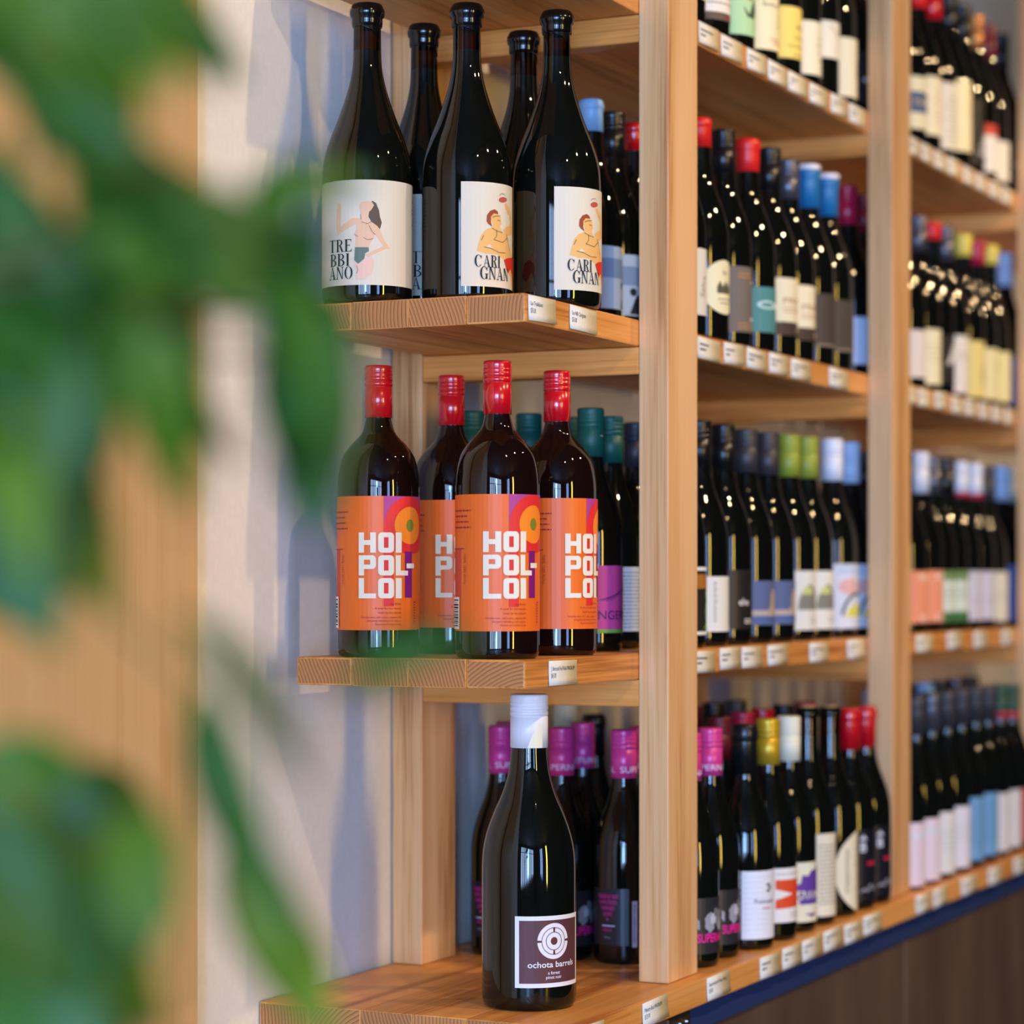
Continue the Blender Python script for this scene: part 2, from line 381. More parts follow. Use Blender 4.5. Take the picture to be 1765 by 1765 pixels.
# Didone capitals, drawn in a 1-high box; returns width
def didone(A, name, m, ch, x, y, h, wk=1.0):
    k = h; S, Hh = 0.15, 0.05
    def P(*pts): A.poly(name, m, [(x + px * k * wk, y + py * k) for px, py in pts])
    def bar(x0, y0, x1, y1): P((x0, y0), (x1, y0), (x1, y1), (x0, y1))
    def arc(cx, cy, rx, ry, ix, iy, dx, a0, a1):
        o = ell(cx, cy, rx, ry, a0, a1, 24); i = ell(cx + dx, cy, ix, iy, a1, a0, 24)
        P(*(o + i))
    def foot(cx, yy, w=0.26): bar(cx - w / 2, yy, cx + w / 2, yy + Hh)
    if ch == 'I': bar(0.08, 0, 0.08 + S, 1); foot(0.155, 0); foot(0.155, 1 - Hh); return 0.31 * k * wk
    if ch == 'T':
        bar(0.26, 0, 0.26 + S, 1); foot(0.335, 0, 0.3); bar(0, 1 - Hh, 0.67, 1); P((0, 1), (0, 0.76), (0.05, 1)); P((0.67, 1), (0.67, 0.76), (0.62, 1)); return 0.69 * k * wk
    if ch == 'E':
        bar(0.08, 0, 0.08 + S, 1); bar(0, 0, 0.58, Hh); bar(0, 1 - Hh, 0.56, 1); bar(0.2, 0.5, 0.44, 0.5 + Hh)
        P((0.58, 0), (0.60, 0.27), (0.50, Hh)); P((0.56, 1), (0.57, 0.75), (0.48, 1 - Hh)); P((0.44, 0.66), (0.44, 0.37), (0.40, 0.51)); return 0.62 * k * wk
    if ch in 'RB':
        bar(0.08, 0, 0.08 + S, 1); foot(0.155, 0); bar(0, 1 - Hh, 0.3, 1)
        arc(0.3, 0.75, 0.29, 0.25, 0.16, 0.25 - Hh, 0, -90, 90); bar(0.2, 0.5, 0.31, 0.5 + Hh)
        if ch == 'B': arc(0.3, 0.26, 0.34, 0.26, 0.19, 0.26 - Hh, 0, -90, 90); bar(0.2, 0, 0.31, Hh); return 0.68 * k * wk
        P((0.32, 0.5), (0.46, 0.5), (0.66, 0.02), (0.72, 0.06), (0.70, 0), (0.52, 0)); return 0.72 * k * wk
    if ch == 'A':
        P((0.12, Hh), (0.16, Hh), (0.40, 0.94), (0.37, 1)); P((0.36, 1), (0.42, 1), (0.70, Hh), (0.53, Hh)); bar(0.2, 0.3, 0.58, 0.3 + Hh); foot(0.13, 0, 0.24); foot(0.62, 0, 0.28); return 0.76 * k * wk
    if ch == 'N':
        bar(0.10, 0, 0.10 + Hh * 1.2, 1); bar(0.60, 0, 0.60 + Hh * 1.2, 1); P((0.06, 1), (0.24, 1), (0.645, 0), (0.58, 0)); foot(0.12, 0, 0.22); foot(0.62, 1 - Hh, 0.22); return 0.76 * k * wk
    if ch == 'O':
        A.poly(name, m, [(x + (0.37 + 0.35 * math.cos(a / 14 * PI)) * k * wk, y + (0.5 + 0.51 * math.sin(a / 14 * PI)) * k) for a in range(28)],
               [(x + (0.37 + 0.20 * math.cos(-a / 14 * PI)) * k * wk, y + (0.5 + 0.475 * math.sin(-a / 14 * PI)) * k) for a in range(28)]); return 0.76 * k * wk
    if ch in 'CG':
        arc(0.37, 0.5, 0.35, 0.51, 0.20, 0.475, 0.02, 42, 318); P((0.64, 0.66), (0.67, 0.66), (0.67, 0.98), (0.58, 0.86))
        if ch == 'G': bar(0.54, 0.02, 0.54 + S, 0.42); bar(0.46, 0.40, 0.76, 0.40 + Hh)
        else: P((0.61, 0.16), (0.65, 0.22), (0.63, 0.28))
        return 0.74 * k * wk
    return 0.3 * k
def didone_word(A, name, m, s, x, y, h, width):
    tmp = Art(); tot = sum(didone(tmp, 'x', m, c, 0, 0, h) for c in s) + 0.05 * h * (len(s) - 1)
    wk = width / tot
    for c in s: x += didone(A, name, m, c, x, y, h, wk) + 0.05 * h * wk

# ------------------------------------------------------------------ glass and caps
def glass_mat(name, col, rough=0.03):
    m = mat(name, col, rough, spec=0.5); m.node_tree.nodes['Principled BSDF'].inputs['IOR'].default_value = 1.52; return m
GLASS = glass_mat('dark_bottle_glass', (0.0035, 0.004, 0.003, 1))
GLASS_RED = glass_mat('red_wine_glass', (0.008, 0.0025, 0.002, 1))
def amber_glass():
    m = bpy.data.materials.new('amber_neck_glass'); m.use_nodes = True
    nt = m.node_tree; N = nt.nodes; Lk = nt.links
    N.remove(N['Principled BSDF'])
    t = N.new('ShaderNodeBsdfTransparent'); t.inputs[0].default_value = (0.23, 0.12, 0.045, 1)
    g = N.new('ShaderNodeBsdfGlossy'); g.inputs['Roughness'].default_value = 0.03
    fr = N.new('ShaderNodeFresnel'); fr.inputs[0].default_value = 1.5
    mx = N.new('ShaderNodeMixShader'); Lk.new(fr.outputs[0], mx.inputs[0]); Lk.new(t.outputs[0], mx.inputs[1]); Lk.new(g.outputs[0], mx.inputs[2])
    Lk.new(mx.outputs[0], N['Material Output'].inputs[0])
    return m
AMBER = amber_glass()
PROFILE = {   # fractions of height : fractions of body radius
    'burgundy': [(0.436, 1), (0.50, 0.975), (0.56, 0.89), (0.623, 0.74), (0.685, 0.56), (0.748, 0.44), (0.80, 0.395), (0.84, 0.385), (1, 0.375)],
    'slope': [(0.41, 1), (0.478, 0.965), (0.546, 0.84), (0.60, 0.70), (0.65, 0.575), (0.717, 0.43), (0.77, 0.35), (0.82, 0.315), (0.93, 0.30), (1, 0.29)],
    'shoulder': [(0.575, 1), (0.61, 0.985), (0.65, 0.945), (0.69, 0.86), (0.725, 0.69), (0.75, 0.52), (0.772, 0.40), (0.80, 0.335), (0.84, 0.30), (1, 0.29)],
}
def catmull(pts, per=4):
    out = []
    P = [(2 * pts[0][0] - pts[1][0], pts[0][1])] + list(pts) + [(2 * pts[-1][0] - pts[-2][0], pts[-1][1])]
    for i in range(1, len(P) - 2):
        for k in range(per):
            t = k / per; t2, t3 = t * t, t * t * t
            out.append(tuple(0.5 * (2 * P[i][j] + (P[i + 1][j] - P[i - 1][j]) * t + (2 * P[i - 1][j] - 5 * P[i][j] + 4 * P[i + 1][j] - P[i + 2][j]) * t2 + (3 * P[i][j] - P[i - 1][j] - 3 * P[i + 1][j] + P[i + 2][j]) * t3) for j in (0, 1)))
    out.append(pts[-1]); return out
def lathe(name, prof, seg, m, m2=None, split=None, disc=None):
    """prof: (r, z) from the axis bottom upwards to the axis top"""
    bm = bmesh.new(); rings = []
    for r, z in prof:
        if r < 1e-6: rings.append([bm.verts.new((0, 0, z))])
        else: rings.append([bm.verts.new((r * math.cos(2 * PI * i / seg), r * math.sin(2 * PI * i / seg), z)) for i in range(seg)])
    for a, b in zip(rings, rings[1:]):
        for i in range(seg):
            j = (i + 1) % seg
            vs = [a[0], b[j], b[i]] if len(a) == 1 else ([a[i], a[j], b[0]] if len(b) == 1 else [a[i], a[j], b[j], b[i]])
            f = bm.faces.new(vs); f.smooth = True
            if split and f.calc_center_median().z > split: f.material_index = 1
    if disc:
        r, z = disc; f = bm.faces.new([bm.verts.new((r * math.cos(2 * PI * i / seg), r * math.sin(2 * PI * i / seg), z)) for i in range(seg)])
    bmesh.ops.recalc_face_normals(bm, faces=[f for f in bm.faces if len(f.verts) < 5])
    me = bm_mesh(name, bm); me.materials.append(m)
    if m2: me.materials.append(m2)
    return me
def glass_mesh(style, R, H, seg, m, fill=None):
    p = [(0, 0.010), (R * 0.55, 0.006), (R * 0.80, 0.0012), (R * 0.88, 0.0), (R * 0.955, 0.0018), (R * 0.99, 0.006), (R, 0.012)]
    body = PROFILE[style]
    for k in range(1, 4): p.append((R, 0.012 + (body[0][0] * H - 0.012) * k / 4))
    cm = catmull(body, 4)
    p += [(f * R, h * H) for h, f in cm]
    p.append((0, H - 0.0005))
    if fill:
        rf = [f for h, f in cm if h <= fill][-1] * R
        return lathe('glass_body', p, seg, m, AMBER, fill * H, (rf * 0.985, fill * H))
    return lathe('glass_body', p, seg, m)
def neck_r(style, R): return PROFILE[style][-1][1] * R
def cap_profile(kind, r, H, length):
    z0 = H - length
    if kind == 'screw':
        p = [(r - 0.0012, z0), (r, z0)]
        p += [(r, z0 + length * 0.58), (r - 0.0005, z0 + length * 0.585), (r - 0.0005, z0 + length * 0.60), (r + 0.0003, z0 + length * 0.605),
              (r + 0.0003, z0 + length * 0.68), (r - 0.0005, z0 + length * 0.69), (r - 0.0005, z0 + length * 0.70), (r + 0.0003, z0 + length * 0.71),
              (r + 0.0003, z0 + length * 0.78), (r - 0.0004, z0 + length * 0.79), (r + 0.0003, z0 + length * 0.81), (r + 0.0003, z0 + length * 0.85), (r - 0.0003, z0 + length * 0.86), (r + 0.0002, z0 + length * 0.88)]
        p += [(r + 0.0002, H - 0.0022), (r - 0.0004, H - 0.0006), (r - 0.0018, H + 0.0002), (r * 0.5, H + 0.0004), (0, H + 0.0004)]
    elif kind == 'foil':
        p = [(r - 0.0012, z0), (r, z0), (r - 0.0004, z0 + length * 0.66), (r - 0.0004, z0 + length * 0.68), (r + 0.0009, z0 + length * 0.71), (r + 0.0011, z0 + length * 0.86),
             (r + 0.0003, z0 + length * 0.9), (r, H - 0.0025), (r - 0.001, H - 0.0004), (r - 0.003, H + 0.0006), (0, H + 0.0008)]
    elif kind == 'wax':
        p = [(r - 0.002, z0), (r + 0.0006, z0 + 0.0008), (r + 0.001, z0 + length * 0.5), (r + 0.0009, z0 + length * 0.62), (r + 0.0022, z0 + length * 0.68), (r + 0.0026, z0 + length * 0.82),
             (r + 0.0022, H - 0.004), (r + 0.0006, H - 0.0008), (r * 0.75, H + 0.0008), (0, H + 0.0012)]
    elif kind == 'lowwax':
        p = [(r - 0.001, z0), (r + 0.0008, z0 + 0.0004), (r + 0.0014, z0 + length * 0.2), (r + 0.0012, z0 + length * 0.38), (r + 0.003, z0 + length * 0.46), (r + 0.0038, z0 + length * 0.6), (r + 0.0036, z0 + length * 0.75),
             (r + 0.0022, z0 + length * 0.84), (r + 0.0018, H - 0.0025), (r + 0.0002, H - 0.0003), (r * 0.6, H + 0.0006), (0, H + 0.0008)]
    else:   # glass lip with a cork in it
        p = [(r - 0.0005, z0), (r + 0.0012, z0 + 0.001), (r + 0.002, z0 + length * 0.3), (r + 0.002, z0 + length * 0.55), (r + 0.0006, z0 + length * 0.7), (r + 0.0006, H - 0.001), (r - 0.001, H), (0, H)]
    return p

# ------------------------------------------------------------------ label designs, each fn(A) fills an Art; returns extra caps print
RNG = random.Random(3)
def outline(A, m, s0, s1, t0, t1, r=0.0):
    if r:
        pts = ell(s1 - r, t0 + r, r, r, -90, 0, 16) + ell(s1 - r, t1 - r, r, r, 0, 90, 16) + ell(s0 + r, t1 - r, r, r, 90, 180, 16) + ell(s0 + r, t0 + r, r, r, 180, 270, 16)
        A.poly('paper', m, pts)
    else: A.rect('paper', m, s0, t0, s1, t1)
def zoomxy(u0, v0, k, ax, rpx, R, D, zs):
    """photo crop pixel -> (s, t) on a label, for drawing the label pictures at their true size"""
    def f(p):
        u = u0 + p[0] * k; v = v0 + p[1] * k
        a = math.asin(max(-0.985, min(0.985, (u - ax) / rpx)))
        return (R * a, (1000 - v) * (D - R * math.cos(a)) / F_PX - zs)
    return f
BLACKI = ink(28, 26, 30)
def d_trebbiano(A):
    outline(A, paper(218, 208, 186), -0.085, 0.088, 0.0186, 0.1336)
    z = zoomxy(550, 290, 0.13027, 633, 78.3, 0.0505, 2.77, 0.304)
    skin, skin2, hair, grn = ink(226, 184, 148), ink(232, 190, 168), ink(92, 74, 58), ink(96, 116, 98)
    P = lambda n, m, pts: A.poly(n, m, [z(p) for p in pts])
    P('illustration', hair, [(640, 520), (700, 410), (750, 440), (790, 540), (800, 620), (825, 700), (800, 790), (760, 740), (690, 690), (650, 620)])
    P('illustration', skin, [(530, 470), (560, 430), (640, 412), (700, 430), (725, 470), (690, 530), (660, 560), (650, 640), (680, 690), (760, 740), (800, 790), (830, 870), (870, 960), (935, 1048), (870, 1050), (700, 1130), (650, 1160), (610, 1130),
      (700, 1080), (850, 1010), (800, 940), (740, 850), (720, 910), (680, 960), (650, 1040), (480, 1030), (490, 900), (465, 850), (500, 790), (490, 720), (350, 800), (255, 880), (245, 780), (235, 650), (255, 450), (300, 460), (295, 640), (290, 760), (420, 660), (470, 640), (550, 650), (560, 600), (545, 540)])
    P('illustration', skin2, [(520, 1250), (600, 1185), (690, 1150), (720, 1210), (725, 1280), (690, 1380), (600, 1450), (500, 1455), (495, 1350), (475, 1280), (475, 1220)])
    P('illustration', grn, [(480, 1030), (655, 1030), (660, 1080), (610, 1110), (600, 1180), (520, 1250), (470, 1200)])
    ln = ink(120, 88, 66)
    for l in ([(560, 690), (640, 718), (690, 690)], [(660, 740), (700, 820), (740, 860)], [(500, 1270), (520, 1330), (500, 1380)], [(550, 590), (560, 660)], [(590, 900), (640, 930), (710, 915)], [(475, 860), (520, 890)]):
        A.stroke('line_work', ln, [z(p) for p in l], 0.0005)
    for s, y, x0, x1 in (('TRE', 1115, 155, 442), ('BBI', 1300, 165, 412), ('ANO', 1475, 152, 456)):
        a, b = z((x0, y)), z((x1, y)); didone_word(A, 'lettering', BLACKI, s, a[0], a[1], 0.0136, b[0] - a[0])
    A.lines('fine_print', ink(150, 140, 120), 0.062, 0.08, 0.118, 0.0042, 9, 0.001, RNG, 'r')
    A.text('fine_print', ink(150, 140, 120), 'El Primo', 0.074, 0.03, 0.005, rot=90)
def d_carignan(A):
    outline(A, paper(218, 208, 186), -0.0065, 0.125, 0.0173, 0.1316)
    z = zoomxy(780, 300, 0.15014, 804.5, 77.5, 0.0505, 2.78, 0.304)
    skin, hair, red, wine = ink(228, 178, 108), ink(150, 72, 44), ink(206, 52, 34), ink(186, 84, 74)
    P = lambda n, m, pts: A.poly(n, m, [z(p) for p in pts])
    P('illustration', skin, [(580, 345), (605, 332), (640, 400), (660, 470), (668, 600), (640, 612), (650, 540), (628, 440), (596, 400)])
    P('illustration', skin, [(565, 640), (610, 600), (668, 590), (672, 690), (615, 712), (590, 690)])
    P('illustration', skin, [(430, 500), (460, 452), (510, 455), (540, 500), (550, 570), (530, 600), (545, 640), (560, 680), (600, 690), (620, 720), (625, 800), (672, 950), (600, 968), (575, 985), (500, 920), (370, 912), (270, 880), (290, 800), (320, 700), (370, 640), (440, 610), (455, 600)])
    P('illustration', hair, [(380, 540), (385, 470), (420, 420), (470, 403), (505, 428), (512, 460), (460, 450), (430, 490), (430, 560), (445, 605), (400, 572)])
    P('illustration', wine, [(563 + 46 * math.cos(a * PI / 9), 295 + 32 * math.sin(a * PI / 9)) for a in range(18)])
    a, b = z((575, 985)), z((672, 955))
    A.poly('illustration', red, [a, z((605, 966)), b, (0.079, b[1] - 0.004), (0.083, b[1] - 0.02), (0.076, b[1] - 0.026), z((650, 1085)), z((622, 1135)), z((600, 1080))])
    q = z((622, 1135)); A.poly('illustration', skin, [q, z((650, 1085)), (0.076, b[1] - 0.026), (0.082, b[1] - 0.032), (0.070, b[1] - 0.037), z((655, 1180))])
    P('white_gap', paper(218, 208, 186), [(372, 838), (412, 802), (450, 850)])
    ln = ink(96, 60, 34)
    for l in ([(440, 620), (500, 655), (560, 672)], [(490, 640), (492, 710), (460, 750), (560, 785), (610, 730)], [(600, 690), (625, 800), (640, 880)], [(350, 835), (420, 850), (520, 900), (590, 905)], [(445, 495), (480, 480), (530, 480)], [(500, 525), (530, 540)], [(320, 760), (350, 700)], [(612, 420), (618, 465)]):
        A.stroke('line_work', ln, [z(p) for p in l], 0.0005)
    A.stroke('line_work', ln, [z((555 + 32 * math.cos(a * PI / 8), 250 + 26 * math.sin(a * PI / 8))) for a in range(8, 17)], 0.0004)
    a, b = z((245, 1062)), z((530, 1062)); didone_word(A, 'lettering', BLACKI, 'CARI', a[0], z((390, 1068))[1], 0.0132, b[0] - a[0])
    a = z((305, 1195)); didone_word(A, 'lettering', BLACKI, 'GNAN', a[0], z((450, 1212))[1], 0.0138, 0.0405)
def block(A, nm, m, ch, x, y, w, h):
    st = 0.30 * 0.0206
    if ch == 'H': A.rect(nm, m, x, y, x + st, y + h); A.rect(nm, m, x + w - st, y, x + w, y + h); A.rect(nm, m, x + st, y + h * 0.38, x + w - st, y + h * 0.62)
    if ch == 'I': A.rect(nm, m, x, y, x + w, y + h)
    if ch == 'L': A.poly(nm, m, [(x, y), (x + w, y), (x + w, y + h * 0.24), (x + st, y + h * 0.24), (x + st, y + h), (x, y + h)])
    if ch == '-': A.rect(nm, m, x, y + h * 0.36, x + w, y + h * 0.60)
    if ch in 'OP':
        r = 0.0042
        if ch == 'O':
            o = ell(x + w - r, y + r, r, r, -90, 0, 16) + ell(x + w - r, y + h - r, r, r, 0, 90, 16) + ell(x + r, y + h - r, r, r, 90, 180, 16) + ell(x + r, y + r, r, r, 180, 270, 16)
            A.poly(nm, m, o, [(x + st, y + h * 0.24), (x + st, y + h * 0.76), (x + w - st, y + h * 0.76), (x + w - st, y + h * 0.24)])
        else:
            o = [(x, y), (x + st, y), (x + st, y + h * 0.32), (x + w - r, y + h * 0.32)] + ell(x + w - r, y + h * 0.32 + r, r, r, -90, 0, 16) + ell(x + w - r, y + h - r, r, r, 0, 90, 16) + [(x, y + h)]
            A.poly(nm, m, o, [(x + st, y + h * 0.54), (x + st, y + h * 0.78), (x + w - st, y + h * 0.78), (x + w - st, y + h * 0.54)])
def d_hoi(A):
    R = 0.0456; k = R
    t0, t1 = 0.0300, 0.1765
    org = paper(236, 108, 36, 0.4)
    outline(A, org, -1.75 * k, 1.75 * k, t0, t1)
    red, pur, mag, olv = ink(226, 48, 48), ink(130, 22, 110), ink(176, 66, 140), ink(128, 132, 44)
    A.rect('panel', ink(206, 76, 52), -1.5 * k, 0.066, -1.02 * k, 0.118)
    A.rect('panel', mag, 0.27 * k, 0.146, 1.62 * k, t1)
    yc = t1 - 0.031
    A.poly('panel', red, [(0.27 * k, yc)] + ell(0.98 * k, yc, 0.0318, 0.031, 180, 0, 40) + [(1.62 * k, yc), (1.62 * k, 0.126)] + ell(0.98 * k, 0.126, 0.0295, 0.0125, 0, -180, 20) + [(0.27 * k, 0.126)])
    A.rect('panel', red, 0.27 * k, 0.056, 0.52 * k, 0.126)
    A.rect('handle', pur, 0.82 * k, 0.0655, 1.05 * k, 0.116)
    A.poly('disc', ink(250, 138, 40), ell(0.98 * k, yc - 0.001, 0.0205, 0.0205))
    A.poly('dot', olv, ell(0.98 * k, yc - 0.001, 0.0058, 0.0068))
    crm = ink(238, 226, 204)
    hh, pit, y0 = 0.0221, 0.0249, 0.0648
    for row, s in enumerate(('LOI', 'POL-', 'HOI')):
        y = y0 + pit * row
        for ch, (a, b) in zip(s, ((-0.335, 0.085), (0.135, 0.515), (0.555, 0.715 if s != 'POL-' else 0.905), (0.86, 1.13))):
            block(A, 'lettering', crm, ch, a * k, y, (b - a) * k, hh)
    fp = ink(150, 34, 60)
    for i, s in enumerate(('Hoi Polloi', 'A wine for the masses', 'made by the people')):
        A.text('fine_print', fp, s, 0.70 * k, 0.0575 - 0.0047 * i, 0.0024, 'r', xs=0.95)
    for i, s in enumerate(('Everyday wine, with a spicy, peppery feel', 'and gently refreshing with savoury', 'flavours and medium body')):
        A.text('fine_print', fp, s, 0.70 * k, 0.0432 - 0.0038 * i, 0.0021, 'r', xs=0.9)
    for i in range(4): A.lines('fine_print', fp, -1.32 * k, -0.62 * k, 0.1585 - 0.006 * i, 0.01, 1, 0.0014, RNG)
    A.rect('fine_print', fp, -1.45 * k, 0.118, -0.86 * k, 0.1188)
    A.text('fine_print', fp, '750ML 13.8% Alc/Vol.', -0.88 * k, 0.113, 0.0028, rot=-90, xs=0.95)
    A.lines('fine_print', fp, 1.12 * k, 1.2 * k, 0.06, 0.003, 8, 0.0012, RNG)
    bx0, bx1 = -1.52 * k, -1.06 * k
    A.rect('barcode', paper(240, 236, 226), bx0, 0.032, bx1, 0.0665)
    y = 0.035
    while y < 0.063:
        h = RNG.choice((0.0005, 0.0008, 0.0014, 0.002)); A.rect('barcode_bars', BLACKI, bx0 + 0.004, y, bx1 - 0.002, y + h); y += h + RNG.choice((0.0006, 0.001, 0.0014))
def d_ochota(A):
    wht, brn = paper(230, 226, 228), ink(92, 54, 56)
    s0, s1, t0, t1 = -0.0156, 0.072, 0.0263, 0.104
    outline(A, wht, s0, s1, t0, t1)
    A.rect('panel', brn, s0 + 0.0047, t0 + 0.0047, s1 - 0.0047, t1 - 0.0047)
    c, y = 0.0284, 0.0765
    w2 = ink(232, 226, 230)
    def arcring(r0, r1, a0, a1): A.poly('emblem', w2, ell(c, y, r1, r1, a0, a1, 60) + ell(c, y, r0, r0, a1, a0, 60))
    arcring(0.0150, 0.0195, 4, 176); arcring(0.0150, 0.0195, 184, 356)
    arcring(0.0101, 0.0142, 96, 264); arcring(0.0101, 0.0142, -84, 84)
    A.poly('emblem', w2, ell(c, y, 0.0093, 0.0093), ell(c, y, 0.0043, 0.0043)[::-1])
    A.text('lettering', w2, 'ochota barrels', c, 0.0482, 0.0064, 'c', wide=0.060, bold=0.012)
    A.text('lettering', w2, 'a forest', c, 0.0405, 0.0034, 'c', bold=0.01)
    A.text('lettering', w2, 'pinot noir', c, 0.0357, 0.0034, 'c', bold=0.01)
def d_super(A):
    s0, s1, t0, t1 = -0.045, 0.045, 0.0175, 0.0864
    outline(A, paper(44, 42, 46, 0.35), s0, s1, t0, t1)
    for cx, cy, rx, ry, g in ((-0.012, 0.056, 0.008, 0.012, 150), (-0.006, 0.060, 0.006, 0.007, 190), (0.008, 0.058, 0.011, 0.013, 130), (0.012, 0.052, 0.007, 0.008, 170), (-0.001, 0.068, 0.005, 0.006, 110), (-0.03, 0.054, 0.003, 0.006, 160)):
        A.poly('smoke', ink(g, g, g + 8), [(x + RNG.uniform(-.0015, .0015), yy + RNG.uniform(-.0015, .0015)) for x, yy in ell(cx, cy, rx, ry, n=18)])
    A.text('lettering', ink(238, 40, 150), 'SUPERNATURAL', 0.008, 0.032, 0.0105, 'c', wide=0.078, bold=0.02, rot=0)
def d_super_back(A):
    outline(A, paper(34, 32, 38, 0.35), -0.030, 0.026, 0.024, 0.094)
    pk = ink(214, 36, 140)
    for i, (s, wd) in enumerate((('INDIGENOUS YEAST', 0.029), ('UNFILTERED', 0.025), ('UNFINED', 0.019), ('LOVE', 0.012))):
        A.text('lettering', pk, s, -0.002, 0.082 - 0.0072 * i, 0.0048, 'c', wide=wd, bold=0.01)
    A.poly('lettering', pk, [(-0.004, 0.057), (0.0, 0.057), (-0.002, 0.054)])
    A.rect('rule', ink(210, 205, 220), -0.010, 0.0475, 0.008, 0.0487)
    A.text('lettering', pk, 'NSW', -0.002, 0.041, 0.004, 'c')
    A.text('fine_print', ink(150, 145, 160), '750mL', -0.002, 0.0325, 0.0026, 'c')
    A.rect('strip', paper(150, 140, 156), 0.0295, 0.022, 0.036, 0.079)
    A.lines('strip_print', ink(70, 60, 76), 0.0315, 0.034, 0.074, 0.0022, 22, 0.0014, RNG)
def simple(col, t0, t1, half=0.043, extra=None, r=0.0, shift=0.0):
    def f(A):
        outline(A, paper(*col), -half + shift, half + shift, t0, t1, r)
        if extra: extra(A)
    return f
GREY = ink(120, 112, 100)
def words(col=(110, 100, 90), x0=-0.038, x1=0.018, y=0.075, dy=0.008, n=4, h=0.0016, al='c'):
    return lambda A: A.lines('fine_print', ink(*col), x0, x1, y, dy, n, h, RNG, al)
def d_circle(A):
    A.poly('paper', paper(236, 228, 186), ell(-0.004, 0.070, 0.037, 0.0345, n=48))
    g = ink(92, 90, 70)
    A.text('lettering', g, 'San', -0.004, 0.086, 0.006, 'c')
    for x in (-0.014, -0.004, 0.004): A.poly('illustration', g, [(x - 0.005, 0.062), (x + 0.005, 0.062), (x + 0.005, 0.070), (x, 0.078), (x - 0.005, 0.070)])
    A.lines('fine_print', g, -0.018, 0.012, 0.054, 0.005, 2, 0.0012, RNG, 'c')
def d_halfround(A):
    A.poly('paper', paper(234, 222, 190), ell(0.012, 0.062, 0.053, 0.056, 90, 270, 44) + [(0.045, 0.006), (0.045, 0.118)])
    A.lines('lettering', ink(110, 90, 70), -0.024, -0.016, 0.092, 0.0028, 22, 0.0014, RNG)
    A.lines('fine_print', ink(150, 120, 100), -0.006, 0.02, 0.105, 0.0045, 20, 0.0014, RNG, 'r')
def d_textcream(A):
    outline(A, paper(232, 222, 196), -0.045, 0.045, 0.0115, 0.1215, 0.018)
    A.lines('fine_print', ink(126, 108, 90), -0.03, 0.036, 0.105, 0.0055, 15, 0.0017, RNG)
    A.poly('seal', ink(90, 60, 50), ell(0.03, 0.078, 0.004, 0.004))
def d_orangex(A):
    outline(A, paper(234, 228, 220), -0.044, 0.044, 0.024, 0.095)
    A.dx = -0.01
    A.poly('emblem', ink(222, 76, 40), [(-0.024, 0.042), (0.036, 0.044), (0.036, 0.080), (-0.024, 0.080), (-0.024, 0.068), (0.004, 0.061), (-0.024, 0.054)])
    A.lines('fine_print', GREY, -0.024, 0.03, 0.087, 0.004, 1, 0.001, RNG); A.lines('fine_print', GREY, 0.0, 0.03, 0.035, 0.004, 2, 0.001, RNG)
def d_purple(A):
    outline(A, paper(234, 226, 196), -0.044, 0.044, 0.014, 0.094)
    A.dx = -0.015
    p = ink(98, 62, 150)
    A.poly('emblem', p, [(-0.018, 0.056), (0.034, 0.054), (0.034, 0.092), (0.022, 0.094), (0.018, 0.084), (0.006, 0.083), (0.0, 0.076), (-0.010, 0.077), (-0.012, 0.066), (-0.02, 0.064)])
    A.rect('emblem', p, -0.014, 0.0375, 0.034, 0.045)
    A.text('lettering', p, 'ARROS', 0.008, 0.0455, 0.010, 'c', wide=0.05, bold=0.03)
    A.poly('emblem', p, [(-0.006, 0.025), (0.022, 0.025), (0.008, 0.020)])
def d_whitescript(A):
    outline(A, paper(228, 226, 230), -0.046, 0.046, 0.0143, 0.102)
    A.dx = -0.033
    A.text('lettering', ink(58, 56, 70), 'Francesca', 0.004, 0.060, 0.006, 'l', wide=0.034, bold=0.01)
    for i in range(3): A.poly('emblem', ink(90, 88, 80), ell(0.026 + 0.003 * (i % 2), 0.076 + 0.004 * i, 0.004, 0.0018))
    A.lines('fine_print', ink(210, 207, 214), -0.034, 0.03, 0.094, 0.0068, 11, 0.0009, RNG, 'c')
    A.rect('accent', ink(200, 80, 60), 0.016, 0.053, 0.03, 0.0545)
def d_darkx(A):
    outline(A, paper(24, 24, 34, 0.35), -0.043, 0.043, 0.012, 0.115)
    A.dx = -0.018
    w2 = ink(214, 212, 220)
    A.text('lettering', w2, 'B', -0.006, 0.084, 0.013, 'l', bold=0.03); A.poly('lettering', w2, [(-0.008, 0.101), (0.006, 0.101), (-0.001, 0.108)])
    A.rect('accent', ink(200, 34, 60), 0.006, 0.064, 0.022, 0.069)
    A.stroke('signature', w2, [(-0.006, 0.026), (0.002, 0.030), (0.006, 0.026), (0.012, 0.036), (0.018, 0.028), (0.026, 0.034)], 0.0012)
def d_greygold(A):
    outline(A, paper(116, 106, 98), -0.044, 0.044, 0.020, 0.106)
    A.dx = -0.01
    g, w2 = ink(196, 140, 70), ink(226, 218, 206)
    A.lines('lettering', g, -0.012, 0.03, 0.096, 0.005, 2, 0.0022, RNG); A.rect('lettering', w2, 0.014, 0.085, 0.028, 0.088)
    A.lines('lettering', g, -0.012, 0.03, 0.030, 0.005, 2, 0.002, RNG); A.rect('lettering', w2, 0.012, 0.036, 0.026, 0.0395)
